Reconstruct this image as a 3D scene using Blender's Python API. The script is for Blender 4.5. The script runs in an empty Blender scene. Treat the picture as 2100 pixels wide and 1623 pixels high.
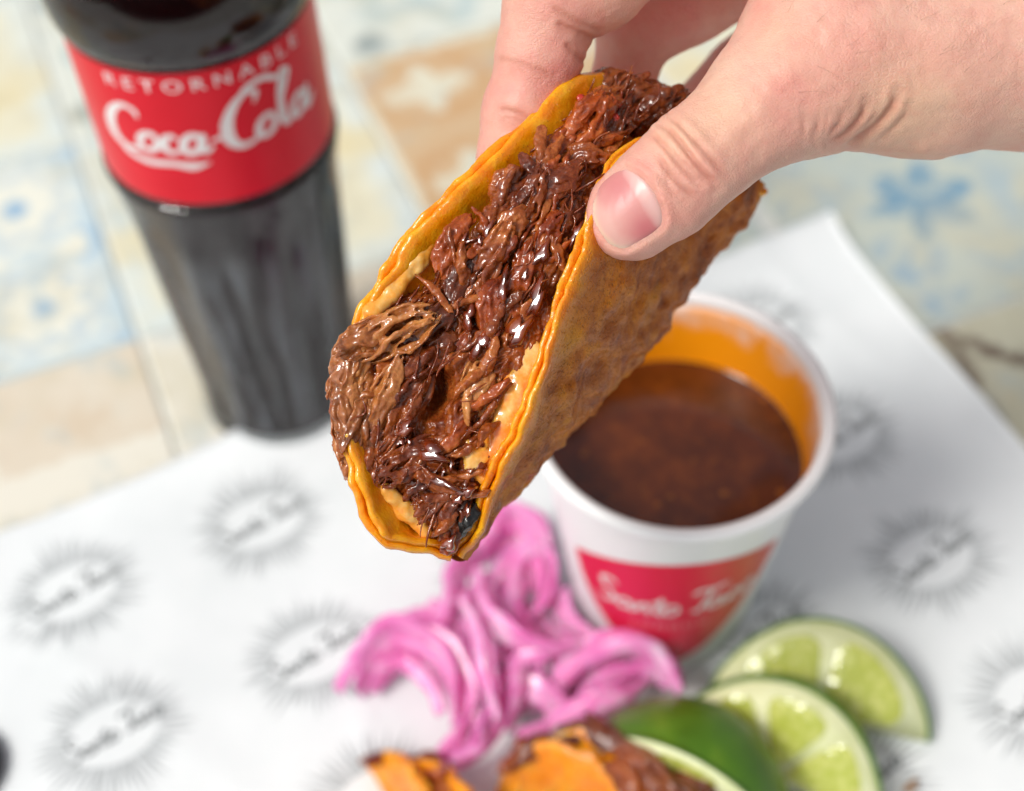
import bpy, math, random
import numpy as np
from mathutils import Vector, Matrix
from mathutils.bvhtree import BVHTree

rng = np.random.default_rng(7)
random.seed(7)
SC = bpy.context.scene
COL = SC.collection
MM = 0.001

# ------------------------------------------------------------------ camera
FPX, CAM_H = 2917.0, 420.0
PITCH, ROLL = math.radians(51.5), math.radians(3.0)
cd = np.array([0, math.cos(PITCH), -math.sin(PITCH)])
r0 = np.array([1.0, 0, 0]); u0 = np.cross(r0, cd)
cr = math.cos(ROLL) * r0 - math.sin(ROLL) * u0
cu = math.sin(ROLL) * r0 + math.cos(ROLL) * u0
CC = np.array([0, 0, CAM_H])
cam = bpy.data.cameras.new('camera'); cam_o = bpy.data.objects.new('camera', cam); COL.objects.link(cam_o)
m = Matrix(((cr[0], cu[0], -cd[0], 0), (cr[1], cu[1], -cd[1], 0), (cr[2], cu[2], -cd[2], CAM_H * MM), (0, 0, 0, 1)))
cam_o.matrix_world = m
cam.sensor_width = 36; cam.lens = 50; cam.clip_start = 0.01; cam.clip_end = 60
cam.dof.use_dof = True; cam.dof.focus_distance = 0.279; cam.dof.aperture_fstop = 7.0; cam.dof.aperture_blades = 9
SC.camera = cam_o

# ------------------------------------------------------------------ world, sun, exposure
SUN_EL, SUN_AZ = math.radians(53), math.radians(-119)      # azimuth from +Y, clockwise
W = bpy.data.worlds.new("World"); SC.world = W; W.use_nodes = True
wn = W.node_tree; bg = wn.nodes['Background']
sky = wn.nodes.new('ShaderNodeTexSky'); sky.sky_type = 'NISHITA'; sky.sun_disc = False
sky.sun_elevation = SUN_EL; sky.sun_rotation = SUN_AZ; sky.dust_density = 4.0; sky.air_density = 1.0; sky.ozone_density = 0.6
hs = wn.nodes.new('ShaderNodeHueSaturation'); hs.inputs['Saturation'].default_value = 0.24
wn.links.new(sky.outputs[0], hs.inputs['Color']); wn.links.new(hs.outputs[0], bg.inputs['Color'])
bg.inputs['Strength'].default_value = 0.085
sun = bpy.data.lights.new('sun', 'SUN'); sun.energy = 1.5; sun.angle = math.radians(15); sun.color = (1.0, 0.96, 0.90)
sun_o = bpy.data.objects.new('sun', sun); COL.objects.link(sun_o)
sdir = Vector((math.sin(SUN_AZ) * math.cos(SUN_EL), math.cos(SUN_AZ) * math.cos(SUN_EL), math.sin(SUN_EL)))
sun_o.rotation_euler = sdir.to_track_quat('Z', 'Y').to_euler(); sun_o.location = sdir * 3
VS = SC.view_settings
VS.view_transform = 'Standard'; VS.look = 'None'; VS.gamma = 1; VS.use_curve_mapping = False; VS.exposure = 0.52
SC.cycles.use_denoising = True
SC.cycles.max_bounces = 10; SC.cycles.transmission_bounces = 10; SC.cycles.glossy_bounces = 4; SC.cycles.caustics_reflective = False


def P(px, py, dep):                    # photo pixel + distance -> world mm
    return CC + dep * (cd + (px - 1050) / FPX * cr + (811.5 - py) / FPX * cu)

def PT(px, py, z=0.0):                 # photo pixel -> point at height z
    v = cd + (px - 1050) / FPX * cr + (811.5 - py) / FPX * cu
    return CC + v * ((z - CAM_H) / v[2])

def CF(a):                             # rows (px, py, dep) -> camera-frame mm
    a = np.atleast_2d(np.asarray(a, float)); d = a[:, 2]
    return np.stack([(a[:, 0] - 1050) / FPX * d, (811.5 - a[:, 1]) / FPX * d, d], 1)

def TW(v):                             # camera-frame -> world
    return CC + v[:, :1] * cr + v[:, 1:2] * cu + v[:, 2:3] * cd

def TC(w):
    q = w - CC
    return np.stack([q @ cr, q @ cu, q @ cd], 1)

def PX(c):                             # camera-frame -> px
    return np.stack([1050 + FPX * c[:, 0] / c[:, 2], 811.5 - FPX * c[:, 1] / c[:, 2]], 1)


# ------------------------------------------------------------------ mesh helpers
def mesh(name, V, F, smooth=True, attrs=None, origin=(0, 0, 0)):
    V = (np.asarray(V, float) - np.asarray(origin)) * MM
    me = bpy.data.meshes.new(name)
    groups = F if isinstance(F, list) and len(F) and isinstance(F[0], np.ndarray) else None
    if groups is None:
        me.from_pydata(V.tolist(), [], F.tolist() if isinstance(F, np.ndarray) else [list(f) for f in F])
    else:
        me.vertices.add(len(V)); me.vertices.foreach_set('co', V.ravel().astype(np.float32))
        nl = sum(g.size for g in groups); npoly = sum(len(g) for g in groups)
        me.loops.add(nl); me.polygons.add(npoly)
        me.loops.foreach_set('vertex_index', np.concatenate([g.ravel() for g in groups]).astype(np.int32))
        tot = np.concatenate([np.full(len(g), g.shape[1]) for g in groups])
        me.polygons.foreach_set('loop_start', np.concatenate([[0], np.cumsum(tot)[:-1]]).astype(np.int32))
        me.update(calc_edges=True)
    if smooth:
        me.polygons.foreach_set('use_smooth', np.ones(len(me.polygons), bool))
    for k, a in (attrs or {}).items():
        a = np.asarray(a, np.float32)
        if a.ndim == 1:
            at = me.attributes.new(k, 'FLOAT', 'POINT'); at.data.foreach_set('value', a)
        else:
            at = me.attributes.new(k, 'FLOAT_COLOR', 'POINT')
            at.data.foreach_set('color', np.concatenate([a, np.ones((len(a), 1), np.float32)], 1).ravel())
    me.update(); me.validate()
    return me

def tag(o, label=None, cat=None, group=None, kind=None):
    for k, v in (('label', label), ('category', cat), ('group', group), ('kind', kind)):
        if v: o[k] = v
    return o

def add(name, me, mat, parent=None, loc=None):
    o = bpy.data.objects.new(name, me); COL.objects.link(o)
    if mat and me is not None:
        if len(me.materials) == 0: me.materials.append(mat)
    if parent: o.parent = parent
    if loc is not None: o.location = [c * MM for c in loc]
    return o

def thing(name, label, cat, loc=(0, 0, 0), group=None):
    return tag(add(name, None, None, loc=loc), label, cat, group)

def grid_faces(nu, nv, cu_=False, cv_=False, off=0):
    i = np.arange(nu if cu_ else nu - 1); j = np.arange(nv if cv_ else nv - 1)
    I, J_ = np.meshgrid(i, j, indexing='ij'); I2 = (I + 1) % nu; J2 = (J_ + 1) % nv
    return np.stack([I * nv + J_, I2 * nv + J_, I2 * nv + J2, I * nv + J2], -1).reshape(-1, 4) + off

def catmull(p, n):
    p = np.asarray(p, float); k = len(p)
    q = np.concatenate([[2 * p[0] - p[1]], p, [2 * p[-1] - p[-2]]])
    t = np.linspace(0, k - 1 - 1e-9, n); i = t.astype(int); f = (t - i)[:, None]
    a, b, c, d = q[i], q[i + 1], q[i + 2], q[i + 3]
    return .5 * (2 * b + (c - a) * f + (2 * a - 5 * b + 4 * c - d) * f ** 2 + (3 * b - a - 3 * c + d) * f ** 3)

def interp_keys(keys, t):              # rows (t, ...) smooth interpolation
    k = np.asarray(keys, float); dense = catmull(k, 400)
    tt = np.maximum.accumulate(dense[:, 0])
    return np.stack([np.interp(t, tt, dense[:, c]) for c in range(1, k.shape[1])], 1)

def unit(v):
    v = np.asarray(v, float); return v / (np.linalg.norm(v, axis=-1, keepdims=True) + 1e-12)

def tube(path, rad, sides=8, flat=1.0):
    """Round or flattened tube; returns verts and quads."""
    path = np.asarray(path, float); n = len(path); T = unit(np.gradient(path, axis=0))
    ref = np.array([.31, .22, .92]); A = unit(np.cross(T, ref)); B = np.cross(T, A)
    th = np.linspace(0, 2 * np.pi, sides, endpoint=False); rad = np.broadcast_to(rad, n)
    V = path[:, None] + rad[:, None, None] * (np.cos(th)[None, :, None] * A[:, None] + flat * np.sin(th)[None, :, None] * B[:, None])
    V = V.reshape(-1, 3); F = grid_faces(n, sides, False, True)
    c = np.stack([path[0], path[-1]]); V = np.concatenate([V, c]); k = n * sides
    s = np.arange(sides); s2 = (s + 1) % sides
    caps = np.concatenate([np.stack([s2, s, np.full(sides, k)], 1), np.stack([(n - 1) * sides + s, (n - 1) * sides + s2, np.full(sides, k + 1)], 1)])
    return V, F, caps

class Bag:
    def __init__(s): s.V = []; s.Q = []; s.T = []; s.n = 0; s.A = []
    def put(s, V, Q=None, T=None, a=None):
        s.V.append(V)
        if Q is not None and len(Q): s.Q.append(np.asarray(Q) + s.n)
        if T is not None and len(T): s.T.append(np.asarray(T) + s.n)
        if a is not None: s.A.append(np.broadcast_to(a, len(V)))
        s.n += len(V)
    def faces(s):
        out = []
        if s.Q: out.append(np.concatenate(s.Q))
        if s.T: out.append(np.concatenate(s.T))
        return out
    def mesh(s, name, **k):
        if s.A: k.setdefault('attrs', {'shade': np.concatenate(s.A)})
        return mesh(name, np.concatenate(s.V), s.faces(), **k)

def hsh(i, j, k, seed):
    h = (i.astype(np.int64) * 73856093) ^ (j.astype(np.int64) * 19349663) ^ (k.astype(np.int64) * 83492791) ^ (seed * 2654435761)
    h = (h ^ (h >> 13)) * 1274126177 & 0x7fffffff
    h = (h ^ (h >> 16)) & 0xffff
    return h / 32767.5 - 1

def vnoise(p, seed=0):
    p = np.asarray(p, float); i = np.floor(p).astype(np.int64); f = p - i; f = f * f * f * (f * (f * 6 - 15) + 10)
    r = 0
    for a in (0, 1):
        wa = f[:, 0] if a else 1 - f[:, 0]
        for b in (0, 1):
            wb = f[:, 1] if b else 1 - f[:, 1]
            for c in (0, 1):
                wc = f[:, 2] if c else 1 - f[:, 2]
                r = r + wa * wb * wc * hsh(i[:, 0] + a, i[:, 1] + b, i[:, 2] + c, seed)
    return r

def fbm(p, octv=3, seed=0):
    r = 0; a = 1; p = np.asarray(p, float)
    for o in range(octv):
        r = r + a * vnoise(p, seed + o); p = p * 2.03; a *= .5
    return r

def vnormals(V, Fs):
    N = np.zeros_like(V)
    for F in Fs:
        n = np.cross(V[F[:, 2]] - V[F[:, 0]], V[F[:, -1]] - V[F[:, 1]]) if F.shape[1] == 4 else np.cross(V[F[:, 1]] - V[F[:, 0]], V[F[:, 2]] - V[F[:, 0]])
        for c in range(F.shape[1]):
            for ax in range(3): N[:, ax] += np.bincount(F[:, c], n[:, ax], len(V))
    return unit(N)

def lathe(prof, n=96, center=(0, 0, 0)):
    prof = np.asarray(prof, float); th = np.linspace(0, 2 * np.pi, n, endpoint=False)
    V = np.stack([prof[:, :1] * np.cos(th), prof[:, :1] * np.sin(th), np.repeat(prof[:, 1:2], n, 1)], -1)
    return V.reshape(-1, 3) + np.asarray(center), grid_faces(len(prof), n, False, True)[:, ::-1]

# signed-distance modelling: smooth union of round cones -> one skin
def sdf_mesh(prims, h, lo, hi, warp=None):
    """prims: (a, b, ra, rb, k, sz) in mm; sz flattens along depth."""
    lo = np.asarray(lo, float); n = np.ceil((np.asarray(hi) - lo) / h).astype(int) + 1
    D = np.full(n, 50.0, np.float32)
    ax = [lo[i] + h * np.arange(n[i]) for i in range(3)]
    for a, b, ra, rb, k, sz in prims:
        a = np.asarray(a, float); b = np.asarray(b, float); R = max(ra, rb) + 4 + k
        s = []
        for i in range(3):
            i0 = np.searchsorted(ax[i], min(a[i], b[i]) - R); i1 = np.searchsorted(ax[i], max(a[i], b[i]) + R); s.append(slice(i0, i1))
        if any(q.stop - q.start < 1 for q in s): continue
        X = ax[0][s[0]][:, None, None]; Y = ax[1][s[1]][None, :, None]; Z = ax[2][s[2]][None, None, :]
        ab = b - a; L2 = ab @ ab + 1e-9
        t = np.clip(((X - a[0]) * ab[0] + (Y - a[1]) * ab[1] + (Z - a[2]) * ab[2]) / L2, 0, 1)
        dx = X - a[0] - t * ab[0]; dy = Y - a[1] - t * ab[1]; dz = (Z - a[2] - t * ab[2]) / sz
        d = np.sqrt(dx * dx + dy * dy + dz * dz) - (ra + (rb - ra) * t)
        d = d.astype(np.float32); e = D[tuple(s)]
        if k > 0:
            q = np.maximum(k - np.abs(e - d), 0) / k; D[tuple(s)] = np.minimum(e, d) - q * q * k * .25
        else:
            D[tuple(s)] = np.minimum(e, d)
    return surface_nets(D, lo, h)

def surface_nets(D, lo, h):
    ins = D < 0
    c = np.zeros(np.array(D.shape) - 1, np.int8)
    for a in (0, 1):
        for b in (0, 1):
            for d in (0, 1):
                c += ins[a:a + c.shape[0], b:b + c.shape[1], d:d + c.shape[2]]
    cell = np.argwhere((c > 0) & (c < 8)); m_ = len(cell)
    idx = np.full(c.shape, -1, np.int32); idx[tuple(cell.T)] = np.arange(m_)
    acc = np.zeros((m_, 3)); cnt = np.zeros(m_)
    cor = [np.array(v) for v in ((0,0,0),(1,0,0),(0,1,0),(1,1,0),(0,0,1),(1,0,1),(0,1,1),(1,1,1))]
    val = [D[tuple((cell + k).T)].astype(float) for k in cor]
    for i in range(8):
        for j in range(i + 1, 8):
            if np.abs(cor[i] - cor[j]).sum() != 1: continue
            x = (val[i] < 0) != (val[j] < 0)
            t = val[i][x] / (val[i][x] - val[j][x])
            acc[x] += cor[i] + t[:, None] * (cor[j] - cor[i]); cnt[x] += 1
    V = lo + h * (cell + acc / cnt[:, None])
    Q = []
    for a in range(3):
        s0 = [slice(None)] * 3; s1 = [slice(None)] * 3; s0[a] = slice(0, -1); s1[a] = slice(1, None)
        e = ins[tuple(s0)] != ins[tuple(s1)]; w = np.argwhere(e)
        b, d = (a + 1) % 3, (a + 2) % 3
        w = w[(w[:, b] > 0) & (w[:, d] > 0) & (w[:, b] < c.shape[b]) & (w[:, d] < c.shape[d])]
        q = []
        for ob, od in ((0, 0), (1, 0), (1, 1), (0, 1)):
            z = w.copy(); z[:, b] -= ob; z[:, d] -= od; q.append(idx[tuple(z.T)])
        q = np.stack(q, 1); fl = ins[tuple(w.T)]; q[~fl] = q[~fl][:, ::-1]
        Q.append(q[(q >= 0).all(1)])
    return V, np.concatenate(Q)

def bake(objs):
    """Apply the modifiers of many objects at once."""
    dg = bpy.context.evaluated_depsgraph_get(); dg.update()
    for o in objs:
        me = bpy.data.meshes.new_from_object(o.evaluated_get(dg), depsgraph=dg)
        old = o.data; o.modifiers.clear(); o.data = me; bpy.data.meshes.remove(old)


# ------------------------------------------------------------------ material helpers
class X:
    """A socket with arithmetic."""
    def __init__(s, t, k): s.t = t; s.k = k
    def op(s, o, b=None, c=None):
        n = s.t.nodes.new('ShaderNodeMath'); n.operation = o
        for i, v in enumerate((s, b, c)):
            if v is None: continue
            if isinstance(v, X): s.t.links.new(v.k, n.inputs[i])
            else: n.inputs[i].default_value = v
        return X(s.t, n.outputs[0])
    def __add__(s, b): return s.op('ADD', b)
    def __sub__(s, b): return s.op('SUBTRACT', b)
    def __mul__(s, b): return s.op('MULTIPLY', b)
    def __truediv__(s, b): return s.op('DIVIDE', b)
    def __radd__(s, b): return s + b
    def __rmul__(s, b): return s * b
    def rsub(s, a): return s * -1.0 + a
    def sin(s): return s.op('SINE')
    def cos(s): return s.op('COSINE')
    def abs(s): return s.op('ABSOLUTE')
    def sqrt(s): return s.op('SQRT')
    def fract(s): return s.op('FRACT')
    def lt(s, b): return s.op('LESS_THAN', b)
    def gt(s, b): return s.op('GREATER_THAN', b)
    def max(s, b): return s.op('MAXIMUM', b)
    def min(s, b): return s.op('MINIMUM', b)
    def pow(s, b): return s.op('POWER', b)
    def step(s, a, b):                 # smoothstep a..b
        n = s.t.nodes.new('ShaderNodeMapRange'); n.interpolation_type = 'SMOOTHSTEP'
        s.t.links.new(s.k, n.inputs[0]); n.inputs[1].default_value = a; n.inputs[2].default_value = b
        return X(s.t, n.outputs[0])

class Mat:
    def __init__(s, name, **kw):
        s.m = bpy.data.materials.new(name); s.m.use_nodes = True; s.t = s.m.node_tree
        s.b = s.t.nodes['Principled BSDF']
        for k, v in kw.items(): s.set(k, v)
    def set(s, k, v):
        k = {'col': 'Base Color', 'rough': 'Roughness', 'spec': 'Specular IOR Level', 'sss': 'Subsurface Weight', 'sss_r': 'Subsurface Radius',
             'sss_s': 'Subsurface Scale', 'coat': 'Coat Weight', 'coat_r': 'Coat Roughness', 'trans': 'Transmission Weight', 'ior': 'IOR', 'metal': 'Metallic',
             'sheen': 'Sheen Weight', 'alpha': 'Alpha', 'normal': 'Normal', 'coat_n': 'Coat Normal'}.get(k, k)
        i = s.b.inputs[k]
        if isinstance(v, X): s.t.links.new(v.k, i)
        elif isinstance(v, (tuple, list)) and len(v) == 3 and i.type == 'RGBA': i.default_value = (*v, 1)
        else: i.default_value = v
    def coord(s, which='Object'):
        n = s.t.nodes.new('ShaderNodeTexCoord'); return X(s.t, n.outputs[which])
    def scale(s, v, sc):
        n = s.t.nodes.new('ShaderNodeMapping'); s.t.links.new(v.k, n.inputs[0]); n.inputs['Scale'].default_value = sc; return X(s.t, n.outputs[0])
    def sep(s, v):
        n = s.t.nodes.new('ShaderNodeSeparateXYZ'); s.t.links.new(v.k, n.inputs[0]); return [X(s.t, o) for o in n.outputs]
    def attr(s, name, out='Fac'):
        n = s.t.nodes.new('ShaderNodeAttribute'); n.attribute_name = name; return X(s.t, n.outputs[out])
    def noise(s, scale, det=3, rough=.55, vec=None, dist=0):
        n = s.t.nodes.new('ShaderNodeTexNoise'); n.inputs['Scale'].default_value = scale; n.inputs['Detail'].default_value = det
        n.inputs['Roughness'].default_value = rough; n.inputs['Distortion'].default_value = dist
        s.t.links.new((vec or s.coord()).k, n.inputs['Vector']); return X(s.t, n.outputs['Fac'])
    def voro(s, scale, vec=None, feat='F1'):
        n = s.t.nodes.new('ShaderNodeTexVoronoi'); n.feature = feat; n.inputs['Scale'].default_value = scale
        s.t.links.new((vec or s.coord()).k, n.inputs['Vector']); return X(s.t, n.outputs['Distance'])
    def mix(s, f, a, b):
        n = s.t.nodes.new('ShaderNodeMix'); n.data_type = 'RGBA'
        for i, v in ((0, f), (6, a), (7, b)):
            if isinstance(v, X): s.t.links.new(v.k, n.inputs[i])
            elif isinstance(v, (tuple, list)): n.inputs[i].default_value = (*v, 1)
            else: n.inputs[i].default_value = v
        return X(s.t, n.outputs[2])
    def ramp(s, f, stops):
        n = s.t.nodes.new('ShaderNodeValToRGB'); s.t.links.new(f.k, n.inputs[0]); e = n.color_ramp.elements
        while len(e) < len(stops): e.new(.5)
        for q, (p, c) in zip(e, stops): q.position = p; q.color = (*c, 1)
        return X(s.t, n.outputs[0])
    def bump(s, hgt, strength=.5, dist=.0005, prev=None):
        n = s.t.nodes.new('ShaderNodeBump'); n.inputs['Strength'].default_value = strength; n.inputs['Distance'].default_value = dist
        s.t.links.new(hgt.k, n.inputs['Height'])
        if prev: s.t.links.new(prev.k, n.inputs['Normal'])
        return X(s.t, n.outputs[0])
    def rand(s):
        n = s.t.nodes.new('ShaderNodeObjectInfo'); return X(s.t, n.outputs['Random'])


# ================================================================== TABLE TOP OF PATTERNED TILES
YAW = math.radians(20.3)
DA = np.array([math.cos(YAW), math.sin(YAW), 0]); DB = np.array([-math.sin(YAW), math.cos(YAW), 0])
TILE = 126.0; TA0, TB0 = PT(290, 692)[:3] @ DA - 1, PT(290, 692)[:3] @ DB

def tile_mat(kind):
    M = Mat('glazed_tile_' + kind, rough=.32, spec=.5)
    o = M.coord(); x, y, z = M.sep(o); u = x * (1000 / TILE); v = y * (1000 / TILE)      # -.5 .. .5
    wob = (M.noise(60, 2) - .5) * .07 + (M.noise(150, 3, .65) - .5) * .10
    u = u + wob; v = v + wob * .7
    fade = M.noise(28, 4, .65).step(.25, .62); fine = M.noise(140, 3, .6)
    if kind == 'blue_rosette':
        base, c1, c2 = (.80, .80, .70), (.27, .45, .63), (.50, .64, .72)
        p = (u * 2.0 + 10.0).fract() - .5; q = (v * 2.0 + 10.0).fract() - .5
        r = (p * p + q * q).sqrt(); an = q.op('ARCTAN2', p)
        dot = r.step(.13, .05); pet = (an * 8.0).cos() * .04
        ring = ((r + pet) - .32).abs().step(.09, .03); diag = (p.abs() - q.abs()).abs().step(.08, .01) * r.step(.40, .5)
        edge = u.abs().max(v.abs()).step(.43, .47)
        k1 = dot.max(ring * .45).max(diag * .6); k2 = edge.max(((r - .45).abs()).step(.07, .02) * .7)
    elif kind == 'blue_flower':
        base, c1, c2 = (.50, .545, .48), (.075, .25, .42), (.27, .39, .49)
        r = (u * u + v * v).sqrt(); an = v.op('ARCTAN2', u)
        fl = (r - ((an * 6.0).cos() * .045 + .15)).step(.03, -.02)
        cu_ = u.abs() - .5; cv_ = v.abs() - .5; rc = (cu_ * cu_ + cv_ * cv_).sqrt(); ac = cv_.op('ARCTAN2', cu_)
        co = (rc - ((ac * 6.0).cos() * .04 + .15)).step(.03, -.02)
        scroll = ((u * 26.0 + (v * 17.0).sin() * 2.0).sin() * (v * 24.0 + (u * 19.0).sin() * 2.0).sin()).step(.25, .7)
        k1 = fl.max(co) * (M.noise(75, 4, .7).step(.34, .56)); k2 = (scroll * .7 + M.noise(45, 4, .7).step(.42, .62) * .6).min(1.0) * r.step(.2, .26)
    elif kind == 'tan_leaf':
        base, c1, c2 = (.62, .43, .25), (.72, .70, .56), (.56, .30, .12)
        p = (u * 2.0 + 10.0).fract() - .5; q = (v * 2.0 + 10.0).fract() - .5
        r = (p * p * 1.6 + q * q).sqrt(); an = q.op('ARCTAN2', p)
        k1 = (r - ((an * 4.0).cos() * .10 + .25)).step(.04, -.05); k2 = ((r - .42).abs()).step(.10, .02) * .7
        ed = u.abs().max(v.abs()).step(.455, .475); k1 = k1.max(ed)
    elif kind == 'cream_dots':
        base, c1, c2 = (.78, .75, .65), (.58, .42, .26), (.34, .34, .26)
        p = (u * 2.0 + 10.0).fract() - .5; q = (v * 2.0 + 10.0).fract() - .5
        r = (p * p + q * q).sqrt(); an = q.op('ARCTAN2', p)
        k1 = (r - ((an * 5.0).cos() * .06 + .18)).step(.05, -.05) * .6; k1 = k1.max(u.gt(0.0) * v.gt(.12) * .45)
        k2 = (u.lt(-.05) * v.lt(-.1)) * M.noise(45, 4, .7).step(.45, .6)
    elif kind == 'brown_lines':
        base, c1, c2 = (.54, .53, .40), (.12, .075, .05), (.42, .38, .28)
        l1 = ((u * .85 - v) + .02).abs().step(.055, .015); l2 = ((u + v * .75) - .10).abs().step(.05, .015); l3 = ((u - v * .2) + .36).abs().step(.05, .02)
        k1 = l1.max(l2).max(l3); k2 = (u * v).abs().step(.03, .10) * .4
    elif kind == 'yellow_arc':
        base, c1, c2 = (.76, .73, .56), (.72, .62, .36), (.66, .74, .74)
        r1 = ((u + .5) * (u + .5) + (v + .5) * (v + .5)).sqrt(); r2 = ((u - .5) * (u - .5) + (v - .5) * (v - .5)).sqrt()
        k1 = ((r1 - .42).abs().step(.13, .04)).max((r2 - .42).abs().step(.13, .04)) * .8; k2 = u.abs().max(v.abs()).step(.36, .46) * .9
    else:                                # sea_green
        base, c1, c2 = (.70, .73, .66), (.44, .56, .57), (.24, .29, .29)
        r = (u * u + v * v).sqrt(); an = v.op('ARCTAN2', u)
        k1 = (r - ((an * 8.0).cos() * .06 + .33)).abs().step(.10, .02) * .8
        cu_ = u.abs() - .42; cv_ = v.abs() - .36; k2 = ((cu_ * cu_ + cv_ * cv_).sqrt()).step(.09, .03)
    c = M.mix(k2 * (fade * .6 + .4), base, c2); c = M.mix(k1 * (fade * .5 + .5), c, c1)
    c = M.mix(fine.step(.45, .8) * .22, c, (.70, .70, .62)); c = M.mix(M.noise(17, 4, .65).step(.48, .66) * .48, c, (.56, .50, .33)); c = M.mix(M.noise(34, 4, .7, vec=M.scale(o, (1.3, .8, 1))).step(.52, .66) * .42, c, (.42, .52, .55))
    M.set('col', c); M.set('rough', fine * .2 + .25)
    M.set('normal', M.bump(fine, .15, .0003))
    return M.m

TM = {k: tile_mat(k) for k in ('blue_rosette', 'blue_flower', 'tan_leaf', 'cream_dots', 'brown_lines', 'yellow_arc', 'sea_green')}
grout = Mat('grout', rough=.9); grout.set('col', grout.ramp(grout.noise(300), [(.3, (.50, .52, .50)), (.7, (.66, .67, .63))]))
table = tag(add('table_top', mesh('table_top', [[-900, -350, -12], [900, -350, -12], [900, 1300, -12], [-900, 1300, -12], [-900, -350, -1.2], [900, -350, -1.2], [900, 1300, -1.2], [-900, 1300, -1.2]],
            [(3, 2, 1, 0), (4, 5, 6, 7), (0, 1, 5, 4), (1, 2, 6, 5), (2, 3, 7, 6), (3, 0, 4, 7)], smooth=False), grout.m), kind='structure')
hw = TILE / 2 - .9; bv = 1.0
tv = []
for zz, w_ in ((-6, hw), (-bv, hw), (-.25, hw - .35), (0, hw - bv)):
    tv += [(-w_, -w_, zz), (w_, -w_, zz), (w_, w_, zz), (-w_, w_, zz)]
tf = [(12, 13, 14, 15), (3, 2, 1, 0)] + [(4 * k + i, 4 * k + (i + 1) % 4, 4 * k + 4 + (i + 1) % 4, 4 * k + 4 + i) for k in range(3) for i in range(4)]
PLAN = {(-1, 0): 'blue_rosette', (-1, -1): 'cream_dots', (0, 0): 'yellow_arc', (0, -1): 'cream_dots', (0, 1): 'sea_green', (1, 0): 'tan_leaf', (1, 1): 'sea_green',
        (-1, 1): 'yellow_arc', (-2, 0): 'yellow_arc', (-2, -1): 'blue_rosette', (2, -1): 'blue_flower', (2, -2): 'brown_lines', (2, 0): 'yellow_arc', (1, -1): 'blue_flower',
        (3, -1): 'brown_lines', (3, 0): 'tan_leaf', (3, -2): 'cream_dots', (-1, 2): 'tan_leaf', (0, 2): 'blue_rosette', (1, 2): 'cream_dots', (2, 1): 'blue_rosette'}
TME = {}
others = list(TM)
for i in range(-4, 6):
    for j in range(-4, 4):
        kd = PLAN.get((i, j), others[(i * 3 + j * 5) % 7])
        if kd not in TME:
            me_ = mesh('tile', tv, tf, smooth=False); me_.materials.append(TM[kd]); TME[kd] = me_
        a, b = TA0 + TILE * (i + .5) + (6 if i >= 2 else 0), TB0 + TILE * (j + .5) + (3 if i >= 2 else 0)
        o = add('tile', TME[kd], None, table, a * DA + b * DB + np.array([0, 0, rng.uniform(-.15, 0)]))
        o.rotation_euler = (0, 0, YAW + (math.pi / 2) * ((i + 2 * j) % 4 if kd in ('tan_leaf', 'yellow_arc', 'sea_green') else 0))

# ================================================================== PRINTED PAPER
PY = YAW + math.radians(2.0)
PA = np.array([math.cos(PY), math.sin(PY), 0]); PB = np.array([-math.sin(PY), math.cos(PY), 0])
PO = PT(300, 985, 2); CORNER = PT(1705, 456, 6)
a_max = CORNER @ PA; b_max = PO @ PB
bott_ab = (PT(588, 781) @ PA, PT(588, 781) @ PB)

def paper_z(a, b):
    z = 2.6 + .9 * np.sin(a * .021 + b * .013) + .6 * np.sin(a * .05 - b * .037 + 1) + .35 * np.sin(b * .09 + a * .02)
    e = np.clip(1 - (b_max - b) / 28, 0, 1); z = z + e ** 2 * (4.5 + 2 * np.sin(a * .03))
    for ca_, cb_, th_, hh, ww in ((-40, 250, .5, .7, 3), (120, 320, -.9, .6, 4), (210, 210, 1.2, .9, 4), (20, 180, -.3, .8, 3), (250, 300, .2, .7, 3)):
        q_ = (a - ca_) * math.cos(th_) + (b - cb_) * math.sin(th_); l_ = -(a - ca_) * math.sin(th_) + (b - cb_) * math.cos(th_); z = z + hh * np.exp(-np.abs(q_ / ww)) * np.exp(-(l_ / 60) ** 2)
    g = np.exp(-((a - bott_ab[0] - 10) / 38) ** 2); z = z + e ** 1.6 * 9 * g
    e2 = np.clip(1 - (a_max - a) / 30, 0, 1); z = z + e2 ** 2 * 3.0
    return z
na, nb = 150, 130
ga = np.linspace(a_max - 520, a_max, na); gb = np.linspace(b_max - 420, b_max, nb)
GA, GB = np.meshgrid(ga, gb, indexing='ij')
edge_w = 0.5 * np.sin(GA * .03)
def paper_pt(a, b, dz=0.0):
    a = np.asarray(a, float); b = np.asarray(b, float)
    return a[..., None] * PA + b[..., None] * PB + np.stack([0 * a, 0 * a, paper_z(a, b) + dz], -1)
Vt = paper_pt(GA, GB + edge_w).reshape(-1, 3); Vb = Vt - [0, 0, .25]
Ft = grid_faces(na, nb)
bd = np.concatenate([np.arange(nb), np.arange(1, na) * nb + nb - 1, (na - 1) * nb + np.arange(nb - 2, -1, -1), np.arange(na - 2, 0, -1) * nb])
nx = np.roll(bd, -1)
pm = Mat('greaseproof_paper', rough=.55, sss=.0)
grs = pm.noise(26, 4, .6).step(.66, .74); pm.set('rough', grs * -.25 + .55)
pm.set('col', pm.ramp(pm.noise(35, 3), [(.3, (.735, .775, .785)), (.7, (.785, .82, .83))]))
pm.set('normal', pm.bump(pm.noise(90, 3), .15, .002))
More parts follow.
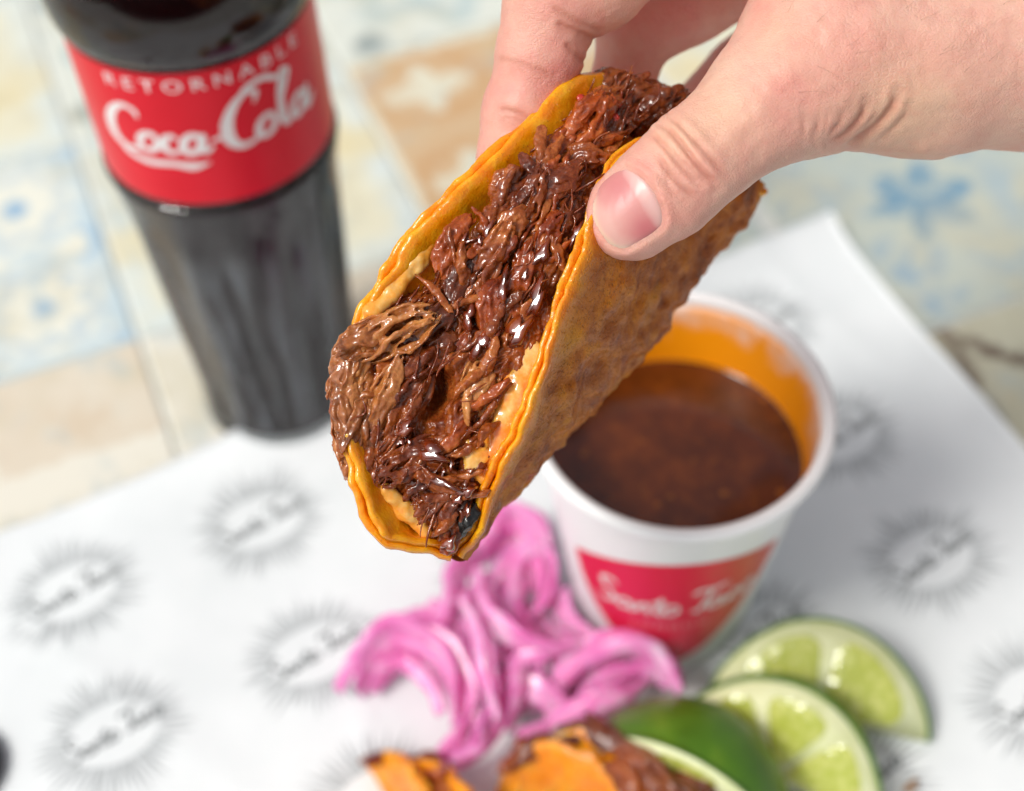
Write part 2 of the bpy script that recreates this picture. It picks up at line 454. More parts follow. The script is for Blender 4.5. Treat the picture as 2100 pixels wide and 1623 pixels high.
paper = tag(add('paper_sheet', mesh('paper_sheet', np.concatenate([Vt, Vb]), [np.concatenate([Ft, Ft[:, ::-1] + na * nb, np.stack([nx, bd, bd + na * nb, nx + na * nb], 1)])]), pm.m),
            'white greaseproof paper printed with grey sunburst logos, covering the tiled table under the cup', 'paper')

# lettering as pen strokes
def circ(cx, cy, rx, ry, sl=.2, n=9):
    t = np.linspace(.6, .6 + 2 * np.pi, n); y = ry * np.sin(t)
    return [(cx + rx * math.cos(q) + sl * yy, cy + yy) for q, yy in zip(t, y)]
SANTO = [[(10, 19), (7, 22), (2, 20), (3, 14), (7.5, 9), (6, 3), (1, 1.5), (-2, 4)], circ(13, 5, 3.2, 3.8), [(17, 9), (16.2, 3), (17.6, 1.2), (19.5, 3)],
         [(20.5, 8.5), (20.2, 1.2)], [(20.3, 4.5), (23, 8.6), (25.3, 7.3), (25, 2), (27, 1.5)], [(32, 16), (29.6, 4), (31, 1.2), (33.5, 3)], [(27, 10.5), (34.5, 11.8)], circ(37, 5, 3.4, 3.9),
         [(46, 17.5), (50, 20.5), (56, 19.5), (63, 21)], [(55.5, 20), (53, 9), (50.5, 2), (46.5, 2.5)], circ(58.5, 5, 3.2, 3.8), [(62.4, 9), (61.6, 3), (63, 1.2), (65, 3)],
         [(71, 7.6), (68.5, 9), (66, 6), (67, 1.8), (71, 2.4)], circ(76, 5, 3.4, 3.9)]
COLA = [([(17, 24), (16, 29), (11, 31), (5, 26), (1, 17), (1, 8), (5, 2.5), (11, 2), (17, 6)], [1, 2, 2.2, 3.2, 4.2, 4.2, 3, 2, .8]),
        ([(3, 4), (7, -2), (16, -5), (28, -4.5), (36, -6), (44, -4)], [1.2, 2.4, 3.2, 2.6, 3.8, .6]),
        (circ(19, 9, 4.2, 6), [2.6]), ([(32, 12), (30, 15), (26.5, 12), (26, 6), (29, 3), (34, 7)], [1.2, 1.8, 2.8, 3, 2, .8]), (circ(38, 9, 3.8, 6), [2.8]),
        ([(43.5, 15.5), (42, 8), (43, 3.5), (47, 7)], [2, 3, 2.6, .8]), ([(46.5, 10), (52, 11.5)], [1.6]),
        ([(67, 26), (69, 32), (64, 34), (58, 28), (54, 18), (54, 8), (58, 2.5), (64, 3), (69, 8)], [1, 2, 2.2, 3.2, 4.2, 4.2, 3, 2, .8]),
        ([(60, 30), (66, 37), (74, 38), (80, 34), (84, 38)], [1.6, 2.4, 2.6, 2, .8]),
        (circ(71, 9, 4.2, 6), [2.6]), ([(77, 12), (83, 26), (86, 34), (83, 35), (80, 24), (79.5, 8), (81.5, 3), (85, 7)], [1.2, 2, 2, 1.8, 2.6, 3, 2.2, .8]),
        (circ(89, 9, 3.8, 6), [2.8]), ([(95.8, 16.5), (94.2, 8), (95.4, 3), (101, 8)], [2.4, 3.6, 3.0, .9])]

def stroke(pts, w, n=28):
    p = catmull(pts, n); t = unit(np.gradient(p, axis=0)); nrm = np.stack([-t[:, 1], t[:, 0]], 1)
    w = np.interp(np.linspace(0, 1, n), np.linspace(0, 1, len(w)), w) if len(w) > 1 else np.full(n, w[0])
    w = w * np.minimum(1, .45 + np.minimum(np.arange(n), np.arange(n)[::-1]) * .3)
    V = np.stack([p + nrm * w[:, None] / 2, p - nrm * w[:, None] / 2], 1).reshape(-1, 2)
    return V, grid_faces(n, 2)[:, ::-1]

def block_text(txt, size=10):
    cu_ = bpy.data.curves.new('t', 'FONT'); cu_.body = txt; cu_.size = size; cu_.resolution_u = 3; cu_.space_character = 1.5
    o = bpy.data.objects.new('t', cu_); COL.objects.link(o); dg = bpy.context.evaluated_depsgraph_get(); dg.update()
    me = bpy.data.meshes.new_from_object(o.evaluated_get(dg)); bpy.data.objects.remove(o)
    V = np.array([v.co[:2] for v in me.vertices]); F = [list(p.vertices) for p in me.polygons]
    return V, F

ink = Mat('grey_ink', rough=.6, col=(.10, .115, .12)); ink2 = Mat('pale_grey_ink', rough=.6, col=(.44, .47, .48))
LT = catmull  # alias kept short
tiny_V, tiny_F = block_text('LONDON', 3.2)
def logo(ca, cb):
    rays = Bag(); r_ = np.random.default_rng(int(abs(ca * 7 + cb * 13)))
    n = 54
    for k in range(n):
        th = 2 * math.pi * (k + r_.uniform(-.25, .25)) / n
        c_, s_ = math.cos(th), math.sin(th)
        r1 = 1 / math.sqrt((c_ / 15.0) ** 2 + (s_ / 10.8) ** 2); r2 = 1 / math.sqrt((c_ / 28.5) ** 2 + (s_ / 26.0) ** 2) * r_.uniform(.74, 1.0)
        w = .62; tx, ty = -s_, c_
        pts = [(r1 * c_ + w * tx, r1 * s_ + w * ty), (r1 * c_ - w * tx, r1 * s_ - w * ty), ((r1 * .5 + r2 * .5) * c_ - w * .95 * tx, (r1 * .5 + r2 * .5) * s_ - w * .95 * ty), (r2 * c_, r2 * s_), ((r1 * .5 + r2 * .5) * c_ + w * .95 * tx, (r1 * .5 + r2 * .5) * s_ + w * .95 * ty)]
        q = np.array(pts); V = paper_pt(ca + q[:, 0], cb + q[:, 1], .07)
        rays.put(V, T=np.array([(0, 1, 2), (0, 2, 4), (4, 2, 3)])[:, ::-1])
    txt = Bag()
    for si, st in enumerate(SANTO):
        V, F = stroke(st, [2.4], 16); V = (V - [37, 8]) * .39; rot = math.radians(10); V = V @ np.array([[math.cos(rot), math.sin(rot)], [-math.sin(rot), math.cos(rot)]])
        txt.put(paper_pt(ca + V[:, 0], cb + V[:, 1], .07 + .004 * si), F)
    a_ = add('printed_rays', rays.mesh('printed_rays', smooth=False), ink2.m, paper)
    b_ = add('printed_words', txt.mesh('printed_words', smooth=False), ink.m, paper)
L0 = PT(150, 1220, 1.5); la, lb = L0 @ PA, L0 @ PB
L1 = PT(1930, 1180, 1.5); sa = (L1 @ PA - la) / 4; sb = 57.0
rowfix = (L1 @ PB - lb)
for i in range(-2, 6):
    for j in range(-3, 3):
        ca = la + sa * i; cb = lb + 57.5 * j + (rowfix + 115) / 4 * i if False else lb + 57.5 * j
        if ca > a_max - 20 or cb > b_max - 24: continue
        logo(ca + rng.uniform(-.5, .5), cb)

# ================================================================== GLASS BOTTLE OF COLA
BX = PT(586, 806); BX[2] = 0
glass = Mat('clear_bottle_glass', col=(.93, .98, .97), rough=.03, trans=1.0, ior=1.5)
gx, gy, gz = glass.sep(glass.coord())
painted_sheen = glass.noise(1, 3, .6, vec=glass.scale(glass.coord(), (200, 200, 7))).step(.47, .60) * (gz * 1000.0).step(112, 98) * (gz * 1000.0).step(4, 20)  # blue-grey reflection painted into the lower glass as rougher, less clear streaks
glass.set('rough', painted_sheen * .22 + .03); glass.set('trans', painted_sheen * -.11 + 1.0); glass.set('col', glass.mix(painted_sheen, (.93, .98, .97), (.70, .78, .86)))
cola = Mat('dark_cola', col=(.014, .0025, .003), rough=.05, spec=.10)
bottle = thing('cola_bottle', 'tall glass cola bottle with red label, standing on the tiles behind the paper', 'bottle', BX)
outer = catmull([(0, 3), (16, 2.2), (25, .4), (28.6, 1.5), (29.8, 6), (29.6, 14), (29.6, 26), (30.4, 42), (31.6, 60), (33.0, 85), (34.4, 112), (35.8, 124), (36.5, 128.5), (36.3, 130), (35.4, 131.2), (35.4, 136), (35.4, 166), (35.4, 181),
                  (36.4, 182.6), (37.6, 186), (38.0, 192), (37.2, 199), (35.2, 207), (31.5, 217), (26, 229), (20, 243), (15.5, 257), (13.2, 271), (12.6, 285), (12.8, 293), (14.2, 295), (14.2, 299), (13.0, 302)], 170)
th = np.linspace(0, 2 * np.pi, 128, endpoint=False)
def flute(V, n):
    z = V[:, 2]; r_ = np.hypot(V[:, 0], V[:, 1]) + 1e-9; a = np.arctan2(V[:, 1], V[:, 0])
    w = np.clip((z - 8) / 20, 0, 1) * np.clip((118 - z) / 14, 0, 1)
    k = 1 - w * 1.5 * (1 - np.abs(np.cos(a * 5))) / np.maximum(r_, 5)
    return V * np.stack([k, k, np.ones_like(k)], 1)
inner = [(max(r_ - 3.0, 9.5 if z > 200 else 0.0), z) for r_, z in outer if z > 5]
inner[0] = (0.0, inner[0][1])
Vo, Fo = lathe(outer, 120); Vo = flute(Vo, 10)
inn = np.array([(0, 8.5)] + [(r_ - 2.6, z) for r_, z in outer if z > 8.5 and r_ > 12])
Vi, Fi = lathe(inn, 120)
gb_ = Bag(); gb_.put(Vo, Fo); gb_.put(Vi, Fi[:, ::-1])
ro = (len(outer) - 1) * 120; ri = len(Vo) + (len(inn) - 1) * 120; s_ = np.arange(120); s2 = (s_ + 1) % 120
gb_.Q.append(np.stack([ro + s_, ro + s2, ri + s2, ri + s_], 1))
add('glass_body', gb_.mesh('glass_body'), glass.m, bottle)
liq = np.array([(0, 8.45)] + [(r_ - 2.62 + .06, z) for r_, z in outer if 8.5 < z < 236 and r_ > 12]); liq = np.concatenate([liq, [(liq[-1, 0] * .6, liq[-1, 1] + .1), (0, liq[-1, 1] + .1)]])
Vl, Fl = lathe(liq, 120); add('cola_drink', mesh('cola_drink', Vl, [Fl]), cola.m, bottle)
capm = Mat('red_cap', col=(.55, .01, .02), rough=.35, metal=.3)
crown = []
Vc, Fc = lathe([(0, 304.6), (11, 304.5), (13.6, 303.6), (15.0, 301.5), (15.6, 298.5), (15.2, 298.2)], 84)
a_ = np.arctan2(Vc[:, 1], Vc[:, 0]); k = 1 + .03 * np.cos(a_ * 21) * np.clip((304 - Vc[:, 2]) / 4, 0, 1); Vc[:, :2] *= k[:, None]
add('crown_cap', mesh('crown_cap', Vc, [Fc]), capm.m, bottle)
# label: centred on the direction facing the camera
face = math.atan2(-BX[1], -BX[0]) + .22
LR = 35.4
def on_label(x, z, dr):                # x: arc mm to the right seen from outside
    a = face + np.asarray(x) / LR; r_ = LR + dr
    return np.stack([r_ * np.cos(a), r_ * np.sin(a), z], -1)
redm = Mat('red_label', rough=.34, spec=.25); redm.set('col', redm.ramp(redm.noise(50), [(.3, (.68, .004, .018)), (.7, (.74, .006, .024))]))
xs = np.linspace(-57, 57, 80); zs = np.linspace(133, 180.3, 12); XX, ZZ = np.meshgrid(xs, zs, indexing='ij')
lab = np.concatenate([on_label(XX, ZZ, .28).reshape(-1, 3), on_label(XX, ZZ, .08).reshape(-1, 3)])
fl = grid_faces(80, 12)
lo_ = add('red_label', mesh('red_label', lab, [np.concatenate([fl, fl[:, ::-1] + 960])]), redm.m, bottle)
white = Mat('white_print', col=(.82, .78, .78), rough=.45)
bb = Bag()
for si, (st, w) in enumerate(COLA):
    V, F = stroke(st, [q_ * 1.35 for q_ in w], 30); V = (V - [48, 12]) * .66
    bb.put(on_label(V[:, 0] - 9.5, 157.5 + V[:, 1] * .82, .34 + .01 * si), F)
add('script_lettering', bb.mesh('script_lettering'), white.m, lo_)
tV, tF = block_text('RETORNABLE', 5.9); tV = tV - [tV[:, 0].max() / 2, 0]
add('block_lettering', mesh('block_lettering', on_label(tV[:, 0] * 1.2 - 8, 174.2 + tV[:, 1], .34), tF), white.m, lo_)

# ================================================================== PAPER CUP OF BROTH
CB = PT(1392, 826, 107); CB[2] = 2.4
cup = thing('paper_cup', 'white paper cup with red printed panel, holding brown broth on the paper', 'cup', CB)
cup.rotation_euler = (math.radians(1.2), 0, 0); cup.scale = (.965, .965, 1.12)
def rcup(z): return 29.0 + (z / 95) * 12.8
cw = Mat('white_cup_card', rough=.38, spec=.5)
oc = cw.coord(); ox, oy, oz = cw.sep(oc)
inside = cw.attr('shade')
nz = cw.noise(90, 4, .6); ang = oy.op('ARCTAN2', ox)
stain = (oz * 1000.0 - 80.0 + (nz - .5) * 30.0 + (ang - 1.4).cos() * -4.0).step(17, -1) * inside
stain2 = cw.noise(160, 3).step(.52, .66) * (oz * 1000.0).step(93, 82) * inside * .45
c1 = cw.mix(stain2, (.84, .845, .85), (.78, .42, .13)); c1 = cw.mix(stain, c1, (.96, .34, .002))
drip = ((ang + .62 + (cw.noise(40, 3) - .5) * .5).abs()).step(.30, .08) * (inside * -1.0 + 1.0) * (oz * 1000.0).step(95, 30) * .12
c1 = cw.mix(drip, c1, (.55, .30, .10))
cw.set('col', c1)
prof_o = [(rcup(0) - 1.2, 3.0), (rcup(0) - .4, .2), (rcup(0), 0), (rcup(0) + .1, .4)] + [(rcup(z), z) for z in np.linspace(2, 92, 24)]
prof_i = [(rcup(z) - .7, z) for z in np.linspace(92, 6, 30)] + [(rcup(5) - 3, 5.0), (0, 5.0)]
Vo, Fo = lathe(prof_o, 128); Vi, Fi = lathe(prof_i, 128)
bb = Bag(); bb.put(Vo, Fo[:, ::-1] if False else Fo, a=0.0); bb.put(Vi, Fi, a=1.0)
bb.Q.append(np.stack([(len(prof_o) - 1) * 128 + np.arange(128), (len(prof_o) - 1) * 128 + (np.arange(128) + 1) % 128, len(Vo) + (np.arange(128) + 1) % 128, len(Vo) + np.arange(128)], 1))
add('cup_wall', bb.mesh('cup_wall'), cw.m, cup)
rimw = Mat('white_rolled_rim', col=(.86, .865, .87), rough=.3)
tt = np.linspace(0, 2 * np.pi, 14, endpoint=False); ring = np.array([(rcup(93.5) + 1.15 + 2.0 * math.cos(q), 93.3 + 1.9 * math.sin(q)) for q in tt] + [(rcup(93.5) + 3.15, 93.3)])
Vr, Fr = lathe(ring, 128); add('rolled_rim', mesh('rolled_rim', Vr, [Fr]), rimw.m, cup)
cface = math.atan2(-CB[1], -CB[0]) + .10
def on_cup(x, z, dr):
    r_ = rcup(np.asarray(z)) + dr; a = cface + np.asarray(x) / 40.0
    return np.stack([r_ * np.cos(a), r_ * np.sin(a), z], -1)
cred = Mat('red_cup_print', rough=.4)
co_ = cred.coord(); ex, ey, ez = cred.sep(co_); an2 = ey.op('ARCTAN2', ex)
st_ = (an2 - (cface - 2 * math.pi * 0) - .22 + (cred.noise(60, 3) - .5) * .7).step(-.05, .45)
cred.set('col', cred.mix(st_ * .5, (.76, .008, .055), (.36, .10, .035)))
nu, nv = 60, 40
uu = np.linspace(0, 1, nv); rows = []
for q in uu:                            # from top edge down to the rounded tip
    half = 36.5 * (1 - q ** 2.1) ** .62 + .02; xx = np.linspace(-half, half, nu)
    rows.append(np.stack([xx, (74.5 - 11.5 * (xx / 36.5) ** 2 + .11 * xx) * (1 - q) + 6.0 * q], 1))
R_ = np.array(rows); Vp = on_cup(R_[..., 0], R_[..., 1], .10).reshape(-1, 3)
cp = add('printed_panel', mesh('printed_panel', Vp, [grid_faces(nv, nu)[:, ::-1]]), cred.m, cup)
bb = Bag()
for si, st in enumerate(SANTO):
    V, F = stroke(st, [2.3], 18); V = (V - [37, 8]) * .72; zc = V[:, 1]
    bb.put(on_cup(V[:, 0] * .98, 48 + zc + .001 * V[:, 0] ** 2 + .09 * V[:, 0], .16 + .008 * si), F)
add('script_lettering', bb.mesh('script_lettering'), white.m, cp)
tV, tF = block_text('LONDON', 4.6); tV = tV - [tV[:, 0].max() / 2, 0]
add('block_lettering', mesh('block_lettering', on_cup(tV[:, 0] * 1.1, 33 + tV[:, 1] + .09 * tV[:, 0], .16), tF), Mat('pale_print', col=(.80, .40, .42), rough=.45).m, cp)

BZ = 72.0
bro = Mat('brown_broth', rough=.04, spec=.55)
b1 = bro.noise(70, 5, .7); b2 = bro.noise(260, 3, .7)
bc = bro.ramp(b1, [(.30, (.045, .009, .002)), (.55, (.105, .023, .004)), (.75, (.18, .046, .006))])
drop_ = bro.voro(150).step(.20, .14) * bro.noise(40, 2).step(.5, .6)
bc = bro.mix(drop_ * .6, bc, (.40, .13, .008))
bro.set('col', bro.mix(b2.step(.58, .72) * .5, bc, (.22, .075, .006))); bro.set('coat', .3); bro.set('coat_r', .02)
bcx = CB[0]; bcy = CB[1] - math.sin(math.radians(1.2)) * BZ * 1.12; KB, BZW = .965, BZ * 1.12 + 2.4
rr = np.concatenate([[0.01], np.linspace(4, rcup(BZ) - 1.6, 14), [rcup(BZ) - .9, rcup(BZ) - .55]])
prof = [(q, 0 if q < rcup(BZ) - 2 else (.25 if q < rcup(BZ) - .7 else .8)) for q in rr]
Vb_, Fb_ = lathe(prof, 120); body = [(rcup(BZ) - .55, .8), (rcup(BZ - 14) - 1.0, -14), (0, -14)]
V2, F2 = lathe(body, 120); bb = Bag(); bb.put(Vb_ * [KB, KB, 1] + [bcx, bcy, BZW], Fb_); bb.put(V2 * [KB, KB, 1] + [bcx, bcy, BZW], F2)
tag(add('broth', bb.mesh('broth', origin=(bcx, bcy, BZW)), bro.m, loc=(bcx, bcy, BZW)), 'dark brown consomme broth with orange oil filling the white paper cup', 'broth')

# ================================================================== LIME WEDGES
peelm = Mat('lime_peel', rough=.35, spec=.5)
pn = peelm.noise(70, 4); peelm.set('col', peelm.ramp(pn, [(.3, (.045, .13, .006)), (.55, (.075, .19, .008)), (.8, (.16, .27, .02))]))
peelm.set('normal', peelm.bump(peelm.voro(900), .35, .0004))
pithm = Mat('lime_pith', rough=.5, sss=.15, sss_r=(.004, .004, .002), sss_s=1.0); pithm.set('col', pithm.ramp(pithm.noise(120), [(.3, (.62, .66, .34)), (.7, (.74, .77, .48))]))
fleshm = Mat('lime_flesh', rough=.16, spec=.6, sss=.25, sss_r=(.004, .004, .001), sss_s=1.0)
fv = fleshm.voro(330); fleshm.set('col', fleshm.ramp(fv, [(.1, (.60, .62, .20)), (.6, (.42, .47, .08))]))
fleshm.set('normal', fleshm.bump(fv, .5, .0006))

def lime_wedge(label, c, e1, e2, ang, R, nseg, group='lime wedges by the cup', up=False):
    """c: middle of the core edge; e1 along the core; e2 in the upper cut face; the wedge spans ang degrees below that face."""
    e1 = unit(np.asarray(e1, float)); e2 = np.asarray(e2, float); e2 = unit(e2 - e1 * (e2 @ e1)); e3 = np.cross(e1, e2)
    if (e3[1] < 0) if up else (e3[2] > 0): e3 = -e3
    root = thing('lime_wedge', label, 'lime wedge', c, group)
    def to(p): return c + p[..., :1] * e1 + p[..., 1:2] * e2 + p[..., 2:3] * e3
    na_, nb_ = 48, 18
    A = np.linspace(0, math.pi, na_); B = np.linspace(0, math.radians(ang), nb_)
    AA, BB = np.meshgrid(A, B, indexing='ij')
    def shell(r_, A_, B_):
        el = 1 + .10 * np.cos(A_) ** 6
        return np.stack([r_ * np.cos(A_) * el, r_ * np.sin(A_) * np.cos(B_), r_ * np.sin(A_) * np.sin(B_)], -1)
    po = shell(R, AA, BB).reshape(-1, 3); pi_ = shell(R - 1.1, AA, BB).reshape(-1, 3)
    f = grid_faces(na_, nb_); n_ = na_ * nb_
    edge = lambda k: np.stack([np.arange(na_ - 1) * nb_ + k, np.arange(1, na_) * nb_ + k, np.arange(1, na_) * nb_ + k + n_, np.arange(na_ - 1) * nb_ + k + n_], 1)
    add('peel', mesh('peel', to(np.concatenate([po, pi_])), [np.concatenate([f, f[:, ::-1] + n_, edge(0), edge(nb_ - 1)[:, ::-1]])], origin=c), peelm.m, root)
    # pith: solid core of the wedge just inside the peel
    ps = shell(R - 1.12, AA, BB).reshape(-1, 3); core = np.stack([np.cos(A) * (R - 1.12) * 1.08, 0 * A, 0 * A], 1)
    V = np.concatenate([ps, core]); k0 = n_
    fa = np.stack([np.arange(na_ - 1) * nb_, np.arange(1, na_) * nb_, k0 + np.arange(1, na_), k0 + np.arange(na_ - 1)], 1)
    fb = np.stack([np.arange(na_ - 1) * nb_ + nb_ - 1, np.arange(1, na_) * nb_ + nb_ - 1, k0 + np.arange(1, na_), k0 + np.arange(na_ - 1)], 1)
    add('pith', mesh('pith', to(V), [np.concatenate([f, fa[:, ::-1], fb])], origin=c), pithm.m, root)
    for fside in (0, 1):
        b = 0 if fside == 0 else math.radians(ang); outn = np.array([0, 0, -1.0]) if fside == 0 else np.array([0, -math.sin(b), math.cos(b)])
        for s in range(nseg):
            a0 = math.pi * s / nseg + .055; a1 = math.pi * (s + 1) / nseg - .055
            gr, gt = 14, 14
            q = np.linspace(0, 1, gr); w = np.linspace(0, 1, gt); Q, W_ = np.meshgrid(q, w, indexing='ij')
            rr_ = 3.0 + (R - 6.2 - rng.uniform(0, 1.5)) * Q; mid = (a0 + a1) / 2; half = (a1 - a0) / 2
            aa = mid + half * (2 * W_ - 1) * (1 - .35 * np.clip((Q - .78) / .22, 0, 1) ** 2) * np.clip(.25 + Q * 3, 0, 1)
            p = np.stack([rr_ * np.cos(aa), rr_ * np.sin(aa) * math.cos(b), rr_ * np.sin(aa) * math.sin(b)], -1).reshape(-1, 3)
            h = (np.minimum(1, 6 * Q * (1 - Q) + .0) * np.minimum(1, 6 * W_ * (1 - W_))).reshape(-1) * .9 + .12 * fbm(p * .5, 2, s)
            bd_ = ((Q < .001) | (Q > .999) | (W_ < .001) | (W_ > .999)).reshape(-1)
            h = np.where(bd_, -.4, h * .8 + .05)
            add('flesh_segment', mesh('flesh_segment', to(p + outn * h[:, None]), [grid_faces(gr, gt)[:, ::-1 if fside else 1]], origin=c), fleshm.m, root)
    return root

def px_dir(p, q): return q - p
q0, q1, q2 = PT(1476, 1432, 6), PT(1880, 1518, 6), PT(1705, 1275, 24)
mid = (q0 + q1) / 2
lime_wedge('lime wedge lying furthest back with its whole half-round cut face turned up', mid, q1 - q0, q2 - mid, 42, 31.5, 2)
q0, q1, q2 = PT(1400, 1500, 10), PT(1772, 1690, 8), PT(1650, 1468, 26)
mid = (q0 + q1) / 2
lime_wedge('middle lime wedge whose pale cut face is half covered by the green peel of another', mid, q1 - q0, q2 - mid, 42, 31, 3)
q0, q1 = PT(1235, 1570, 15), PT(1560, 1735, 15); mid = (q0 + q1) / 2
lime_wedge('lime wedge showing dark green peel on top, leaning against the second taco', mid, q1 - q0, np.array([.08, .02, 1.0]), 54, 31.5, 3, up=True)

# ================================================================== PICKLED ONION STRIPS
onm = Mat('pink_pickled_onion', rough=.22, spec=.5, sss=.6, sss_r=(.008, .003, .005), sss_s=1.0)
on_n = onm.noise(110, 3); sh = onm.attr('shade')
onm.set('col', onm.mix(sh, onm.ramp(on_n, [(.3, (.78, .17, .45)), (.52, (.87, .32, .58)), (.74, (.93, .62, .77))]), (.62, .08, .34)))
def strip(pts, w, th_=1.9, lean=0.45):
    w = w * .88
    """Band-like onion slice: pts rows (px, py, z); w its height in mm."""
    C_ = catmull(np.array([PT(*p) for p in pts]), 44); T = unit(np.gradient(C_, axis=0))
    up = np.array([0, 0, 1.0]); N = unit(np.cross(T, up)); ph = rng.uniform(0, 6)
    best = 0
    for cand in (-1.05, -.7, .7, 1.05):
        S0 = np.cross(T, math.cos(cand) * up + math.sin(cand) * N); v_ = np.abs(S0 @ cd).mean()
        if v_ > best: best = v_; lean = cand
    tw = lean * .60 + .38 * np.sin(np.linspace(0, 4, 44) + ph); U = unit(np.cos(tw)[:, None] * up + np.sin(tw)[:, None] * N); S_ = np.cross(T, U)
    tq = np.linspace(0, 2 * np.pi, 14, endpoint=False)
    ww = w * (.62 + .38 * np.sin(np.linspace(.25, math.pi - .25, 44))) / 2
    cx_ = np.sign(np.cos(tq)) * np.abs(np.cos(tq)) ** .7; sx_ = np.sign(np.sin(tq)) * np.abs(np.sin(tq)) ** .6
    V = C_[:, None] + ww[:, None, None] * cx_[None, :, None] * U[:, None] + (th_ / 2) * sx_[None, :, None] * S_[:, None]
    V = V.reshape(-1, 3); V = V + fbm(V * .22, 2, int(ph * 10))[:, None] * .35
    V = np.concatenate([V, C_[:1], C_[-1:]]); F = grid_faces(44, 14, False, True); s = np.arange(14); s2_ = (s + 1) % 14
    V[:, 2] = np.maximum(V[:, 2], 3.0)
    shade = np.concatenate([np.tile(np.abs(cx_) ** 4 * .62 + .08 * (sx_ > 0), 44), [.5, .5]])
    return V, [F, np.concatenate([np.stack([s2_, s, np.full(14, 616)], 1), np.stack([43 * 14 + s, 43 * 14 + s2_, np.full(14, 617)], 1)])], shade, C_[0]
ON = [  # label, path, height
 ('wide pink onion arc curving round bare paper at the left end of the pile', [(735, 1420, 8), (760, 1345, 16), (830, 1300, 20), (910, 1330, 20), (955, 1410, 16), (960, 1500, 10)], 13),
 ('inner pink onion arc nested inside the wide left arc', [(765, 1410, 6), (800, 1365, 11), (850, 1350, 13), (905, 1385, 12), (930, 1450, 8)], 9),
 ('outermost thin pink onion strip along the left edge of the pile', [(720, 1375, 5), (770, 1310, 7), (850, 1265, 9), (930, 1270, 11)], 7),
 ('pink onion strip rising from the left arcs up to the taco tip', [(900, 1290, 14), (930, 1230, 20), (935, 1180, 22), (965, 1130, 20)], 11),
 ('tall pink onion arch nearest the cup, standing at the back of the pile', [(960, 1180, 10), (1000, 1090, 18), (1060, 1060, 20), (1110, 1100, 18), (1130, 1180, 12)], 12),
 ('round pink onion loop with a dark hollow, left of the red cup panel', [(1030, 1270, 16), (1025, 1190, 22), (1065, 1145, 24), (1105, 1175, 22), (1100, 1245, 18), (1060, 1290, 16)], 12),
 ('pale pink onion strip inside the round loop', [(1060, 1270, 13), (1065, 1215, 17), (1090, 1190, 17), (1105, 1220, 14)], 8),
 ('long pink onion strip crossing the pile from the loop to the lime', [(990, 1180, 24), (1010, 1260, 28), (1060, 1310, 30), (1140, 1330, 29), (1215, 1330, 25)], 9),
 ('pale pink onion strip running straight down the middle of the pile', [(950, 1220, 22), (985, 1300, 26), (1010, 1380, 25), (1015, 1470, 18)], 9),
 ('large pink onion arc at the right end, ending above the dark lime peel', [(1140, 1400, 20), (1190, 1350, 27), (1270, 1320, 30), (1350, 1345, 27), (1395, 1400, 20)], 12),
 ('magenta onion strip tucked under the large right arc', [(1190, 1440, 14), (1230, 1390, 20), (1300, 1375, 21), (1360, 1400, 16)], 8),
 ('glossy pink onion strip slanting down to the yellow tortilla', [(1120, 1480, 14), (1180, 1460, 19), (1250, 1430, 22), (1310, 1390, 20)], 10),
 ('short pink onion strip against the foot of the cup', [(1130, 1200, 14), (1150, 1250, 18), (1190, 1300, 18), (1250, 1325, 14)], 9),
 ('deep pink onion strip behind the yellow tortilla rim', [(1040, 1490, 10), (1065, 1420, 18), (1080, 1360, 22), (1120, 1350, 24)], 12),
 ('pink onion strip fallen between the left arc and the second taco', [(930, 1570, 14), (970, 1540, 16), (1005, 1490, 16), (1030, 1420, 18)], 11),
 ('pale rose onion strip lying lowest beside the ochre tortilla tip', [(900, 1560, 8), (945, 1510, 12), (975, 1450, 14)], 9),
 ('magenta onion strip under the middle of the pile', [(960, 1400, 8), (1010, 1350, 10), (1080, 1330, 10), (1130, 1290, 9)], 10),
 ('pink onion strip bridging the two loops at the back', [(940, 1250, 12), (980, 1215, 16), (1040, 1230, 20), (1080, 1290, 20), (1160, 1370, 20)], 9),
 ('pink onion strip curled under the back arch, close to the cup', [(985, 1140, 6), (1030, 1110, 10), (1090, 1130, 10), (1140, 1200, 8)], 10),
 ('pale pink onion strip along the front of the heap above the yellow tortilla', [(985, 1430, 12), (1040, 1400, 18), (1110, 1420, 20), (1170, 1480, 14)], 11),
 ('pink onion strip filling the gap between left arc and middle strips', [(880, 1240, 8), (935, 1290, 14), (975, 1360, 16), (985, 1440, 12)], 11),
 ('rosy onion strip lying flat beneath the right arc and above the lime', [(1150, 1370, 14), (1220, 1340, 18), (1300, 1340, 18), (1370, 1390, 14)], 11),
 ('pale onion strip below the red panel, under the long crossing strip', [(1080, 1250, 12), (1120, 1300, 16), (1190, 1340, 18), (1270, 1360, 16)], 10),
 ('magenta onion strip lying along the back of the yellow tortilla rim', [(1060, 1510, 8), (1140, 1490, 14), (1230, 1470, 16), (1300, 1435, 12)], 10),
 ('deep rose onion strip low in the middle, under the straight pale strip', [(1000, 1480, 5), (1050, 1440, 9), (1120, 1440, 10), (1180, 1420, 9)], 11),
 ('dark pink onion strip low behind the right arc', [(1100, 1440, 9), (1160, 1400, 12), (1220, 1370, 14), (1290, 1350, 13)], 9),
]
